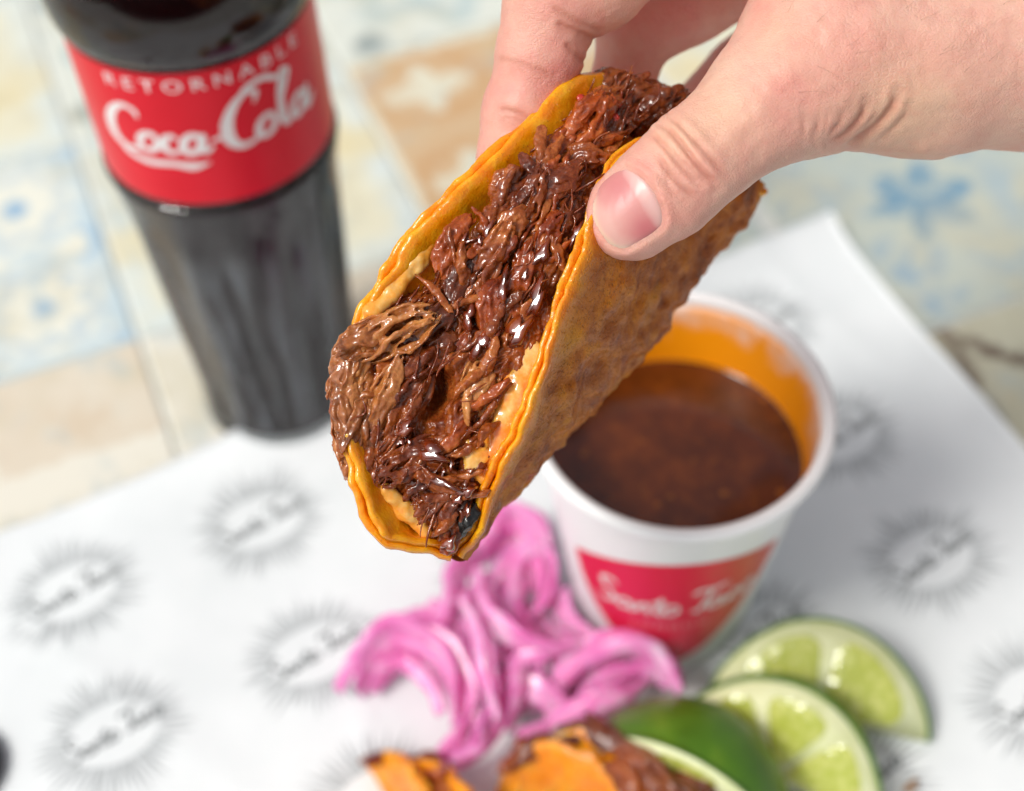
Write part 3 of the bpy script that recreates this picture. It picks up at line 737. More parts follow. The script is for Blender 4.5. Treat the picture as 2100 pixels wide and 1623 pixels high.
for k, where in ((0, 'wide left arc'), (1, 'inner left arc'), (3, 'strip that rises to the taco tip'), (4, 'tall arch nearest the cup'), (5, 'round loop with the dark hollow'), (7, 'long crossing strip'), (8, 'straight middle strip'),
                 (9, 'large right arch'), (11, 'glossy slanting strip'), (12, 'strip at the foot of the cup'), (13, 'strip behind the yellow tortilla rim'), (14, 'strip fallen toward the second taco'), (10, 'magenta strip under the right arch'), (17, 'bridge between the back loops')):
    src = ON[k][1]; dx_, dy_, dz_ = rng.normal(0, 12), rng.normal(0, 10), rng.uniform(2, 6)
    ON.append(('thin pink onion strip tangled over the ' + where, [(p_[0] + dx_ + rng.normal(0, 9), p_[1] + dy_ + rng.normal(0, 8), max(4, p_[2] + dz_ + rng.normal(0, 1))) for p_ in src], rng.uniform(4.5, 7)))
for lb_, pts, w in ON:
    V, F, s_at, o0 = strip(pts, w)
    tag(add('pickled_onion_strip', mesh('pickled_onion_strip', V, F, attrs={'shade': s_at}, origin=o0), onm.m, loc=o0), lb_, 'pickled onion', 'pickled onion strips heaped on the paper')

# ================================================================== TACO MATERIALS
inn_m = Mat('chilli_soaked_tortilla', rough=.30, spec=.5, sss_r=(.005, .0022, .0004), sss_s=1.0)
side = inn_m.attr('side'); shd = inn_m.attr('wet')
n1 = inn_m.noise(170, 4, .6); n2 = inn_m.noise(900, 3, .6); n3 = inn_m.noise(55, 3, .6); pores = inn_m.voro(1300)
inside_c = inn_m.ramp(n1, [(.25, (.84, .18, .002)), (.5, (.96, .315, .003)), (.75, (.98, .46, .014))])
inside_c = inn_m.mix(n2.step(.62, .72) * .5, inside_c, (.42, .13, .012))
mottle = inn_m.noise(58, 4, .65, dist=.8) * .62 + inn_m.noise(230, 4, .65) * .38
out_c = inn_m.ramp(mottle, [(.32, (.12, .022, .004)), (.43, (.34, .080, .011)), (.54, (.54, .165, .019)), (.68, (.82, .31, .014))])
out_c = inn_m.mix(n3.step(.48, .68) * .55, out_c, (.60, .25, .012))
out_c = inn_m.mix(pores.step(.22, .08) * .26, out_c, (.07, .026, .010))
colr = inn_m.mix(side, inside_c, out_c)
colr = inn_m.mix(inn_m.attr('char') * inn_m.noise(300, 4, .7).step(.38, .6), colr, (.012, .008, .006))
inn_m.set('col', colr); inn_m.set('rough', side * .22 + (n1 * .25) + .08)
inn_m.set('coat', side * -.34 + .5); inn_m.set('spec', side * -.28 + .40); inn_m.set('sss', side * -.38 + .45); inn_m.set('coat_r', .09)
hb = n2 * .35 + n1 * .5 + (pores.step(0, .5) * .5 + mottle * 1.8) * (side * 1.3 + .12)
inn_m.set('normal', inn_m.bump(hb, .6, .0010))

def meat_mat(name, stops, coat=.85):
    M = Mat(name, spec=.16)
    f1 = M.noise(420, 5, .72, dist=.6); f0 = M.noise(95, 3, .6); f2 = M.noise(1500, 3, .7); rd = M.rand()
    f = f1 * .75 + f0 * .55 + rd * .22 - .27
    M.set('col', M.ramp(f, stops)); M.set('rough', f2.step(.3, .75) * .2 + .14)
    M.set('coat', coat); M.set('coat_r', .028); M.set('sss', .30); M.set('sss_r', (.0016, .0004, .0002)); M.set('sss_s', 1.0)
    M.set('normal', M.bump(f1 * .7 + f2 * .4, .6, .0005))
    M.set('coat_n', M.bump(M.noise(380, 1, .4), .35, .0006))
    return M.m
beef = meat_mat('braised_beef', [(.20, (.038, .006, .002)), (.40, (.16, .027, .005)), (.60, (.33, .078, .013)), (.82, (.60, .21, .05))])
beef_tan = meat_mat('tan_beef', [(.18, (.08, .018, .004)), (.40, (.31, .092, .022)), (.62, (.52, .20, .055)), (.85, (.72, .37, .14))])
beef_red = meat_mat('red_beef', [(.18, (.050, .006, .002)), (.40, (.20, .028, .005)), (.62, (.40, .080, .012)), (.85, (.60, .19, .04))])
beef_dark = meat_mat('dark_beef', [(.18, (.032, .006, .002)), (.45, (.14, .026, .005)), (.75, (.32, .085, .018))])
charm = meat_mat('charred_beef', [(.2, (.004, .004, .004)), (.6, (.016, .013, .012)), (.85, (.06, .045, .03))])
juice = Mat('chilli_broth_glaze', rough=.05, spec=.6, coat=1.0, coat_r=.02)
jn = juice.noise(150, 4, .6); juice.set('col', juice.ramp(jn, [(.3, (.06, .008, .003)), (.55, (.19, .026, .005)), (.8, (.36, .085, .008))]))
juice.set('normal', juice.bump(juice.noise(420, 2), .12, .0006))
chee = Mat('melted_cheese', rough=.2, spec=.55, sss=.3, sss_r=(.003, .0015, .0005), sss_s=1.0, coat=.5, coat_r=.06)
cn = chee.noise(150, 4, .62); chee.set('col', chee.ramp(cn, [(.32, (.78, .19, .008)), (.48, (.86, .38, .05)), (.66, (.90, .62, .24))]))
chee.set('normal', chee.bump(chee.noise(500, 3, .55), .35, .0004))

def leaf_layers(root, Lk, Fk, Rk, to_world, off0, thick, name, nt=170, ns=96, seed=0, k=.62, char_at=None, browned=1.0):
    """One tortilla: closed shell swept across the fold (left rim, fold, right rim keyed along t)."""
    t = np.linspace(0, 1, nt); L = interp_keys(Lk, t); F = interp_keys(Fk, t); R = interp_keys(Rk, t)
    mm_ = (8 * F - L - R) / 6; w = k * (R - L) / 2
    s = np.linspace(0, 1, ns); s = s + .5 * .12 * np.sin(2 * np.pi * s) * 0
    b0, b1, b2, b3 = [(c)[None, :, None] for c in ((1 - s) ** 3, 3 * s * (1 - s) ** 2, 3 * s * s * (1 - s), s ** 3)]
    C_ = L[:, None] * b0 + (mm_ - w)[:, None] * b1 + (mm_ + w)[:, None] * b2 + R[:, None] * b3
    gt = np.gradient(C_, axis=0); gs = np.gradient(C_, axis=1); N = unit(np.cross(gt, gs))
    ctr = (L + R)[:, None] / 2 * .6 + F[:, None] * .4
    sg = np.sign(((C_ - ctr) * N).sum(-1)); N = N * (1 if sg.mean() > 0 else -1)
    N = unit(N + 1e-6)
    flat = C_.reshape(-1, 3)
    wob = (fbm(flat * .09, 3, seed) * .9 + fbm(flat * .35, 2, seed + 9) * .22).reshape(nt, ns)
    rimd = np.minimum(s, 1 - s)[None, :]
    # uneven rim: slide the edge along the leaf
    edge = fbm(np.stack([t * 22, t * 0 + seed + off0, t * 0], 1), 4, seed + 3) * 1.3
    C2 = C_ + N * wob[..., None]
    dirL = unit(C_[:, 0] - C_[:, 3]); dirR = unit(C_[:, -1] - C_[:, -4])
    fall = np.exp(-(s / .06) ** 2)[None, :, None]; C2 = C2 + (dirL * (edge * .55)[:, None])[:, None] * fall
    fall = np.exp(-((1 - s) / .06) ** 2)[None, :, None]; edge2 = fbm(np.stack([t * 20, t * 0 + seed + 5 + off0, t * 0], 1), 4, seed + 4) * 1.3; C2 = C2 + (dirR * (edge2 * .55)[:, None])[:, None] * fall
    A = C2 + N * off0; B = C2 + N * (off0 + thick)
    blist = fbm(flat * .30, 3, seed + 21).reshape(nt, ns) * .55 + (.5 - np.abs(vnoise(flat * .16, seed + 23))).reshape(nt, ns) * .9 - .2
    B = B + N * (blist * np.clip(rimd * 12, 0, 1))[..., None]
    # rounded rim: extra loop between the faces
    def rimloop(k_, dr): return (A[:, k_] + B[:, k_]) / 2 + dr * thick * .45
    rl = rimloop(0, dirL); rr_ = rimloop(-1, dirR)
    ring = np.concatenate([rl[:, None], A, rr_[:, None], B[:, ::-1]], 1); n_ = ring.shape[1]
    V = ring.reshape(-1, 3)
    sd = np.concatenate([[.0], np.zeros(ns), [.0], np.ones(ns)]); sd[1] = 0; sd[ns + 2] = .25; sd[ns + 3] = .55; sd[ns + 4] = .85; sd[-1] = .25; sd[-2] = .55; sd[-3] = .85
    sd = np.tile(sd, (nt, 1)).reshape(-1) * browned
    Fq = grid_faces(nt, n_, False, True)
    ch = np.zeros(len(V))
    if char_at is not None:
        for c_, r_ in char_at: ch = np.maximum(ch, np.clip(1.3 - np.linalg.norm(V - c_, axis=1) / r_, 0, 1))
    me_ = mesh(name, to_world(V), [Fq], attrs={'side': sd, 'char': ch, 'wet': 1 - sd}, origin=np.array(root.location) / MM)
    return add(name, me_, inn_m.m, root), (L, F, R, C2, N)

def chunk_mesh(c, ax, L, W_, D_, ns, seed, nrm, curve=.12, r0_=.62):
    """Bundle of muscle fibres in mm (camera frame)."""
    g = np.random.default_rng(seed); ax = unit(ax); n2_ = unit(nrm - ax * (nrm @ ax)); n1_ = np.cross(ax, n2_); bag = Bag()
    cvec = n1_ * g.normal(0, curve * L) + n2_ * -abs(g.normal(0, curve * L * .6))
    ph = g.uniform(0, 6, 3)
    for i in range(ns):
        th_ = g.uniform(0, 2 * np.pi); rr_ = math.sqrt(g.uniform(0, 1)); a, b = rr_ * math.cos(th_), rr_ * math.sin(th_)
        n = 22; u_ = np.linspace(-1, 1, n) * g.uniform(.72, 1.06) + g.uniform(-.12, .12)
        pr = np.sqrt(np.clip(1 - u_ ** 2 * .72, .05, 1))
        wv = .10 * np.sin(u_ * g.uniform(3, 7) + g.uniform(0, 6)); wv2 = .10 * np.sin(u_ * g.uniform(3, 7) + g.uniform(0, 6))
        swirl = .35 * np.sin(u_ * 2.2 + ph[0]); a2 = a * np.cos(swirl) - b * np.sin(swirl); b2 = a * np.sin(swirl) + b * np.cos(swirl)
        p = c + ax * (u_ * L / 2)[:, None] + n1_ * (((a2 + wv) * W_ / 2) * pr)[:, None] + n2_ * (((b2 + wv2) * D_ / 2) * pr)[:, None] + cvec * (u_ ** 2)[:, None]
        rad = r0_ * g.uniform(.65, 1.25) * (np.sin(np.linspace(.12, math.pi - .12, n)) ** .45) * (1 + .18 * np.sin(np.arange(n) * g.uniform(.5, 1.6)))
        V, F, T = tube(p, rad, 7); bag.put(V, F, T)
    return np.concatenate(bag.V), bag.faces()

# ================================================================== THE HELD TACO (modelled in the frame of the eye, then set in the world)
def keys(rows): return np.array([[r_[0], *CF([r_[1:]])[0]] for r_ in rows])
t_loc = P(1240, 760, 318)
held = thing('taco', 'folded taco stuffed with shredded beef, held up over the cup by the hand', 'taco', t_loc, 'beef tacos')
Lk = keys([(0, 930, 1136, 287), (.035, 884, 1124, 284), (.08, 820, 1112, 281), (.11, 782, 1098, 279), (.16, 748, 1030, 278), (.22, 722, 965, 278), (.30, 704, 880, 279), (.38, 712, 760, 280), (.46, 748, 632, 281), (.55, 802, 545, 281.5),
           (.65, 885, 440, 282), (.75, 985, 342, 283.5), (.82, 1085, 252, 287), (.88, 1185, 160, 293), (.94, 1330, 180, 306), (1, 1550, 372, 321)])
Rk = keys([(0, 936, 1138, 287), (.05, 985, 1055, 282), (.11, 1006, 985, 279), (.25, 1062, 860, 276), (.38, 1112, 725, 275), (.50, 1160, 590, 275.5), (.60, 1192, 500, 276.5), (.68, 1216, 425, 279),
           (.76, 1262, 332, 284), (.84, 1350, 280, 292), (.92, 1470, 312, 308), (1, 1554, 366, 321)])
Fk = keys([(0, 938, 1136, 291), (.06, 985, 1072, 300), (.12, 1030, 1028, 305), (.22, 1100, 962, 310), (.35, 1195, 862, 315), (.48, 1288, 762, 318), (.6, 1368, 660, 321), (.72, 1445, 562, 323), (.84, 1508, 485, 325), (.92, 1540, 430, 325), (1, 1556, 384, 323)])
Fk[:, 1:] += np.array([-.764, .645, 0]) * (3.4 * np.sin(np.pi * Fk[:, :1].clip(0, 1)) ** .6)
chars = [(CF([(962, 1078, 284)])[0], 3.6), (CF([(1000, 1040, 290)])[0], 3.0)]
ob_in, (tL, tF_, tR, tC, tN) = leaf_layers(held, Lk, Fk, Rk, TW, -1.6, 1.5, 'tortilla', seed=2, char_at=chars)
ob_out, _ = leaf_layers(held, Lk + np.array([0, 0, 0, .0]), Fk, Rk, TW, .12, 1.5, 'tortilla', seed=2, char_at=chars)

ML = keys([(0, 905, 1128, 285), (.08, 842, 1050, 281), (.16, 738, 972, 279), (.26, 700, 870, 279), (.36, 702, 740, 279), (.44, 760, 650, 280.5), (.53, 860, 570, 284), (.61, 915, 470, 287), (.69, 1000, 405, 289),
           (.77, 1075, 325, 290), (.84, 1125, 265, 291), (.92, 1190, 180, 294), (1, 1262, 142, 299)])
MR = keys([(0, 945, 1128, 286), (.07, 975, 1055, 284), (.15, 1000, 975, 282), (.27, 1048, 850, 279.5), (.38, 1095, 728, 279), (.48, 1140, 615, 279.5), (.57, 1178, 520, 280), (.65, 1200, 440, 281), (.73, 1222, 365, 283),
           (.81, 1270, 285, 288), (.88, 1325, 232, 295), (.94, 1372, 205, 301), (1, 1410, 185, 307)])
nt, ns = 420, 170
tq = np.linspace(0, 1, nt); sq = np.linspace(-.06, 1.06, ns)
A_ = interp_keys(ML, tq); B_ = interp_keys(MR, tq)
G = A_[:, None] * (1 - sq)[None, :, None] + B_[:, None] * sq[None, :, None]
bul = (4 * sq * (1 - sq)).clip(-.3, 1)[None, :, None] * np.array([0, 0, -1.0]) * (np.interp(tq, [0, .15, .3, .6, 1], [1.0, 1.5, 1.5, 2.5, 2.5]))[:, None, None]
G = G + bul; flat = G.reshape(-1, 3)
rotm = np.array([[.52, .85, 0], [-.85, .52, 0], [0, 0, 1.0]]); fl_ = (flat + np.stack([fbm(flat * .18, 2, 71 + k) for k in range(3)], 1) * 2.2) @ rotm.T
ridge = 1 - np.abs(vnoise(fl_ * [.30, 1.05, .6], 35)) * 2
dz = 2.9 + fbm(flat * .17, 3, 31) * 1.9 - ridge * .55 - (1 - np.abs(vnoise(fl_ * [.6, 2.1, 1.2], 36)) * 2) * .22 + fbm(flat * 1.3, 2, 33) * .16
cav = CF([(895, 800, 280)])[0]; dz = dz + 7.5 * np.exp(-(np.linalg.norm((flat - cav)[:, :2] * [1.25, .8], axis=1) / 3.6) ** 2)
for px_, py_, a_ in ((1065, 690, -2.2), (1010, 735, -1.6), (1095, 520, -1.2), (1125, 655, -1.6), (960, 1000, -.8)):
    q_ = CF([(px_, py_, 280)])[0]; dz = dz + a_ * np.exp(-(np.linalg.norm((flat - q_)[:, :2], axis=1) / 4.2) ** 2)
flat = flat + dz[:, None] * np.array([0, 0, 1.0])
gf = grid_faces(nt, ns)
add('beef_filling', mesh('beef_filling', TW(flat), [gf[:, ::-1]], origin=t_loc), beef, held)
def pool(px_, py_, rx, ry, an, dd, seed):
    u_ = np.linspace(0, 1, 10)[:, None]; q_ = np.linspace(0, 2 * np.pi, 40, endpoint=False)[None, :]
    rr_ = u_ * (1 + .32 * np.sin(q_ * 2 + seed) + .22 * np.sin(q_ * 3 + seed * 2) + .14 * np.sin(q_ * 5 + seed))
    x_, y_ = rr_ * np.cos(q_) * rx, rr_ * np.sin(q_) * ry; a_ = math.radians(an)
    d_ = dep_of(px_, py_) + dd - 2.7; c_ = CF([(px_, py_, d_)])[0]
    v = np.stack([c_[0] + x_ * math.cos(a_) - y_ * math.sin(a_), c_[1] + x_ * math.sin(a_) + y_ * math.cos(a_), c_[2] - .299 * (x_ * math.cos(a_) - y_ * math.sin(a_)) + .133 * (x_ * math.sin(a_) + y_ * math.cos(a_)) + 2.8 * u_ ** 5 + 0 * q_], -1).reshape(-1, 3)
    v = v + np.array([0, 0, 1.0]) * fbm(v * .5, 2, seed)[:, None] * .11
    add('oil_pool', mesh('oil_pool', TW(v), [grid_faces(10, 40, False, True)], origin=t_loc), juice.m, held)

def t_of(px, py): return ((px - 930) * .645 + (1135 - py) * .764) / 968
def dep_of(px, py): return float(np.interp(t_of(px, py), [0, .12, .3, .5, .62, .75, .88, 1.0], [283.5, 280.5, 278.5, 280, 281, 284, 291, 300]))
CH = [  # px, py, angle, length, width, depth offset, material
 (706, 760, 72, 150, 60, -.9, 't'), (702, 845, 86, 170, 58, -.9, 't'), (724, 915, 80, 130, 56, -1.2, 't'), (752, 700, 30, 120, 74, -1.0, 't'), (700, 800, 80, 110, 50, -.2, 'b'),
 (738, 945, 84, 90, 40, -1.4, 't'), (770, 930, 74, 110, 48, -.9, 'b'),
 (788, 690, 24, 215, 105, -.6, 't'), (735, 790, 82, 250, 72, .6, 't'), (775, 850, 68, 230, 70, -.4, 't'), (822, 842, 58, 200, 88, -.2, 'b'), (752, 905, 84, 150, 60, -1.0, 't'), (715, 720, 60, 130, 70, .8, 't'),
 (800, 915, 62, 170, 70, .2, 'b'), (872, 935, 18, 190, 92, -.3, 'b'), (905, 985, -30, 170, 80, -.4, 'b'), (928, 1035, 74, 150, 74, .2, 'b'), (957, 1068, 58, 84, 44, .2, 'k'), (922, 1100, 80, 74, 44, .3, 'r'),
 (860, 1000, -34, 150, 70, .8, 'b'), (880, 662, 42, 150, 76, .2, 'd'), (870, 740, 30, 110, 64, 1.2, 'b'), (940, 560, 62, 130, 70, .5, 'd'), (922, 500, 64, 130, 58, -.2, 'r'), (998, 545, 66, 175, 72, -1.2, 'b'),
 (1002, 630, 80, 150, 66, -.9, 'r'), (960, 620, 58, 120, 56, .6, 'b'), (985, 775, 60, 130, 92, .2, 't'), (950, 720, 45, 110, 60, 1.0, 'r'), (905, 705, 20, 90, 52, .8, 'd'), (1070, 575, 70, 150, 66, -.2, 'r'),
 (1105, 500, 58, 140, 74, -.3, 'r'), (1130, 560, 66, 130, 52, 1.0, 'd'), (1040, 480, 70, 110, 62, -.2, 'b'), (1075, 420, 48, 150, 84, -.4, 'b'), (1128, 385, 30, 150, 80, -.6, 'b'), (1165, 440, 70, 120, 60, -.2, 'd'),
 (1010, 440, 60, 100, 50, .4, 'b'), (1168, 330, 24, 130, 74, -.2, 'b'), (1200, 262, 64, 160, 96, -1.2, 'r'), (1222, 215, 40, 110, 74, -.4, 'b'), (1248, 275, 76, 130, 56, .6, 'd'), (1175, 300, 70, 110, 50, .6, 'r'),
 (1285, 190, 12, 120, 72, -.3, 'd'), (1262, 230, 62, 100, 56, .2, 'd'), (1325, 222, 50, 110, 70, .4, 'd'), (1370, 212, 30, 96, 60, .8, 'd'), (1245, 165, 30, 90, 56, .5, 'd'), (1192, 385, 66, 100, 48, .6, 'd'),
 (1100, 345, 52, 110, 54, .4, 'b'), (1140, 300, 44, 90, 50, .7, 'r'), (945, 855, 72, 150, 74, 1.6, 'b'), (925, 905, 40, 120, 70, 1.0, 'b'), (1010, 700, 70, 110, 50, .8, 'r'), (1060, 640, 66, 120, 50, 1.0, 'r'),
 (840, 760, 50, 110, 60, 1.0, 'b'), (800, 770, 75, 140, 58, .2, 'b'), (985, 930, 55, 100, 56, .9, 'b'), (885, 1050, -40, 120, 56, 1.2, 'r'), (1085, 690, 66, 90, 40, 1.4, 'd'), (1030, 375, 50, 90, 44, .8, 'b')]
CH += [(718, 850, 86, 150, 54, -1.7, 't'), (726, 905, 80, 120, 50, -1.9, 't'), (720, 795, 84, 140, 56, -1.5, 't'), (735, 735, 60, 120, 60, -1.0, 't')]
CH += [(714, 880, 84, 130, 56, -2.3, 't'), (708, 832, 88, 120, 52, -2.1, 't'), (722, 930, 80, 90, 46, -2.3, 't')]
NBIG = len(CH)
for k in range(60):                     # smaller torn pieces over and between the large ones
    t_ = rng.uniform(.04, .97); a_ = interp_keys(ML, np.array([t_]))[0]; b_ = interp_keys(MR, np.array([t_]))[0]; q_ = PX((a_ + (b_ - a_) * rng.uniform(.08, .92))[None])[0]
    if np.hypot(q_[0] - 895, q_[1] - 800) < 42: continue
    CH.append((q_[0], q_[1], rng.normal(62 if t_ > .25 else 40, 28), rng.uniform(60, 125), rng.uniform(13, 27), rng.uniform(-1.4, -.3), 'bbrbdbrb'[k % 8] if t_ > .4 else 'btbbrbb'[k % 7]))
MM_ = {'t': beef_tan, 'b': beef, 'r': beef_red, 'd': beef_dark, 'k': charm}
for k, q in enumerate(((1062, 678, 3.6, 1.5, 60, -.5), (1100, 610, 3.6, 1.3, 64, -.2), (1030, 590, 2.6, 1.0, 75, -1.0), (960, 650, 2.0, 1.2, 80, .2), (985, 705, 2.6, 1.3, 70, .3), (1110, 520, 3.0, 1.1, 70, -.9), (885, 930, 3.0, 1.4, -8, -1.6),
                       (830, 880, 2.0, 1.0, 40, -1.2), (905, 990, 2.6, 1.0, -30, -1.5), (1000, 470, 1.6, .9, 60, -.2), (1180, 480, 2.4, .9, 66, -.4), (955, 1010, 1.8, .9, 30, -1.0), (920, 1115, 2.0, 1.0, 70, -.6), (1185, 360, 2.2, .9, 60, -.2))):
    pool(q[0], q[1], q[2] * 1.25, q[3] * 1.3, *q[4:], 5 + k)
for k in range(20):
    t_ = rng.uniform(.05, .9); a_ = interp_keys(ML, np.array([t_]))[0]; b_ = interp_keys(MR, np.array([t_]))[0]; q_ = PX((a_ + (b_ - a_) * rng.uniform(.15, .92))[None])[0]
    if np.hypot(q_[0] - 895, q_[1] - 800) < 45: continue
    pool(q_[0], q_[1], rng.uniform(1.0, 2.4), rng.uniform(.6, 1.1), rng.normal(62, 25), rng.uniform(-.5, .5), 40 + k)
todo = []
for i, (px, py, an, ln, wd, do, mk) in enumerate(CH):
    d_ = dep_of(px, py) + do + (rng.uniform(-.6, .7) if i > 6 and i < NBIG else -.6); c = CF([(px, py, d_)])[0]; s_ = d_ / FPX; a_ = math.radians(an)
    ax = np.array([math.cos(a_), math.sin(a_), rng.uniform(-.28, .28)]); nrm = unit(np.array([rng.uniform(-.2, .2), rng.uniform(-.2, .2), -1.0]))
    V, Fs = chunk_mesh(c, ax, ln * s_ * 1.08, wd * s_ * .92, wd * s_ * .62, max(9, int(wd * .62)), 100 + i, nrm, curve=.10 if px > 800 else .012, r0_=.44 if mk != 't' else .40)
    V = V + np.stack([fbm(V * .55, 3, i * 3 + k) for k in range(3)], 1) * .42
    o = add('beef_chunk', mesh('beef_chunk', TW(V), Fs, origin=t_loc), MM_[mk], held)
    md = o.modifiers.new('r', 'REMESH'); md.mode = 'VOXEL'; md.voxel_size = .00027; md.use_smooth_shade = True
    sm = o.modifiers.new('s', 'SMOOTH'); sm.iterations = 6; sm.factor = .5
    todo.append(o)
bake(todo)
for i, o in enumerate(todo):            # coarse grain and torn fibre on every chunk
    me_ = o.data; n_ = len(me_.vertices); co = np.empty(n_ * 3, np.float32); me_.vertices.foreach_get('co', co); nm = np.empty(n_ * 3, np.float32); me_.vertices.foreach_get('normal', nm)
    p = co.reshape(-1, 3).astype(float) / MM; q = p + np.stack([vnoise(p * .5, 80 + k) for k in range(3)], 1) * .8
    dsp = (.5 - np.abs(vnoise(q * .95, i))) * .50 + vnoise(q * 1.7, i + 7) * .20 + vnoise(p * .28, i + 9) * .45
    dsp = dsp * (.22 if CH[i][6] == 't' else .34)
    me_.vertices.foreach_set('co', ((p + nm.reshape(-1, 3) * dsp[:, None]) * MM).astype(np.float32).ravel()); me_.update()

# loose shreds
bag = Bag()
for k in range(95):
    tt_ = rng.uniform(.05, .97) ** .95; ss = rng.uniform(.03, .97)
    i = int(tt_ * (nt - 1)); j = int(np.clip((ss + .06) / 1.12, 0, 1) * (ns - 1)); p0 = flat.reshape(nt, ns, 3)[i, j] + [0, 0, -2.9]
    if np.linalg.norm((p0 - cav)[:2]) < 4: continue
    near_left = tt_ < .42 and ss < .5
    a_ = math.radians(rng.normal(62 if not near_left else 76, 17)); ln = rng.uniform(3, 8 if not near_left else 12)
    u_ = np.linspace(-.5, .5, 16)[:, None]; d1 = np.array([math.cos(a_), math.sin(a_), 0]); d2 = np.array([-d1[1], d1[0], 0])
    path = p0 + d1 * u_ * ln + d2 * (np.sin(u_ * rng.uniform(2, 6) + rng.uniform(0, 6)) * rng.uniform(.2, 1.1)) + np.array([0, 0, 1.0]) * (u_ ** 2 * rng.uniform(.2, 1.2) + .25 * np.sin(u_ * 8 + k))
    rad = rng.uniform(.13, .34) * np.sin(np.linspace(.15, math.pi - .15, 16)) ** .5
    V, F, T = tube(path, rad, 7, rng.uniform(.5, 1)); bag.put(V, F, T)
sh_ = bag.mesh('shredded_beef'); 
sh_.transform(Matrix.Identity(4))
Vw = np.concatenate(bag.V); tag(add('shredded_beef', mesh('shredded_beef', TW(Vw), bag.faces(), origin=t_loc), beef, held), kind='stuff')

# melted cheese, one skin per lump
def cheese(rows, h=.38, sz=.7, seed=0):
    pr = []
    for q in rows:
        a, b = CF([q[0:3]])[0], CF([q[3:6]])[0]; pr.append((a, b, q[6], q[7], 1.6, sz))
    allp = np.array([p for e in pr for p in e[:2]]); lo = allp.min(0) - 5; hi = allp.max(0) + 5
    V, Q = sdf_mesh(pr, h, lo, hi); N = vnormals(V, [Q]); V = V + N * (fbm(V * .30, 2, seed)[:, None] * .55 + fbm(V * .9, 2, seed + 3)[:, None] * .07)
    add('melted_cheese', mesh('melted_cheese', TW(V), [Q], origin=t_loc), chee.m, held)
cheese([(762, 642, 280.5, 812, 592, 282.5, 1.5, 2.0), (812, 592, 282.5, 852, 538, 284, 2.0, 2.4), (852, 538, 284, 888, 480, 285, 2.2, 1.9), (888, 480, 285, 935, 430, 287, 1.6, 1.2)], seed=3)
cheese([(1090, 720, 279.5, 1060, 800, 279.0, 2.0, 2.9), (1060, 800, 279.0, 1036, 860, 279.2, 2.9, 2.6), (1036, 860, 279.2, 1010, 930, 280.4, 2.4, 1.9), (1010, 930, 280.4, 985, 975, 281.4, 1.8, 1.2), (1060, 800, 279.4, 1010, 815, 281, 1.6, 1.1), (1030, 880, 280, 975, 905, 281.5, 1.5, 1.2)], sz=.5, seed=5)
cheese([(958, 918, 280, 975, 940, 280, 1.9, 2.2), (975, 940, 280, 1000, 930, 280, 2.0, 1.5), (965, 960, 280, 990, 985, 281, 1.3, 1.0)], seed=8)
cheese([(790, 1000, 281, 830, 1052, 283, 1.2, 1.9), (830, 1052, 283, 872, 1092, 284.5, 1.9, 1.4)], sz=.5, seed=11)
cheese([(985, 345, 287, 1030, 318, 289, .8, 1.0), (960, 400, 287, 985, 345, 287, 1.1, .8)], sz=.5, seed=13)
redm2 = Mat('red_chilli_flake', col=(.50, .035, .02), rough=.2, coat=.6)
for k, (px, py) in enumerate(((1252, 222), (1262, 212), (1195, 205), (1258, 235))):
    V, Q = sdf_mesh([(CF([(px - 6, py - 6, dep_of(px, py) - 3.2)])[0], CF([(px + 6, py + 7, dep_of(px, py) - 3.4)])[0], .55, .75, .5, 1)], .22, CF([(px, py, dep_of(px, py) - 3)])[0] - 3, CF([(px, py, dep_of(px, py) - 3)])[0] + 3)
    V = V + fbm(V * 1.6, 2, k)[:, None] * .3
    add('chilli_flake', mesh('chilli_flake', TW(V), [Q], origin=t_loc), redm2.m, held)

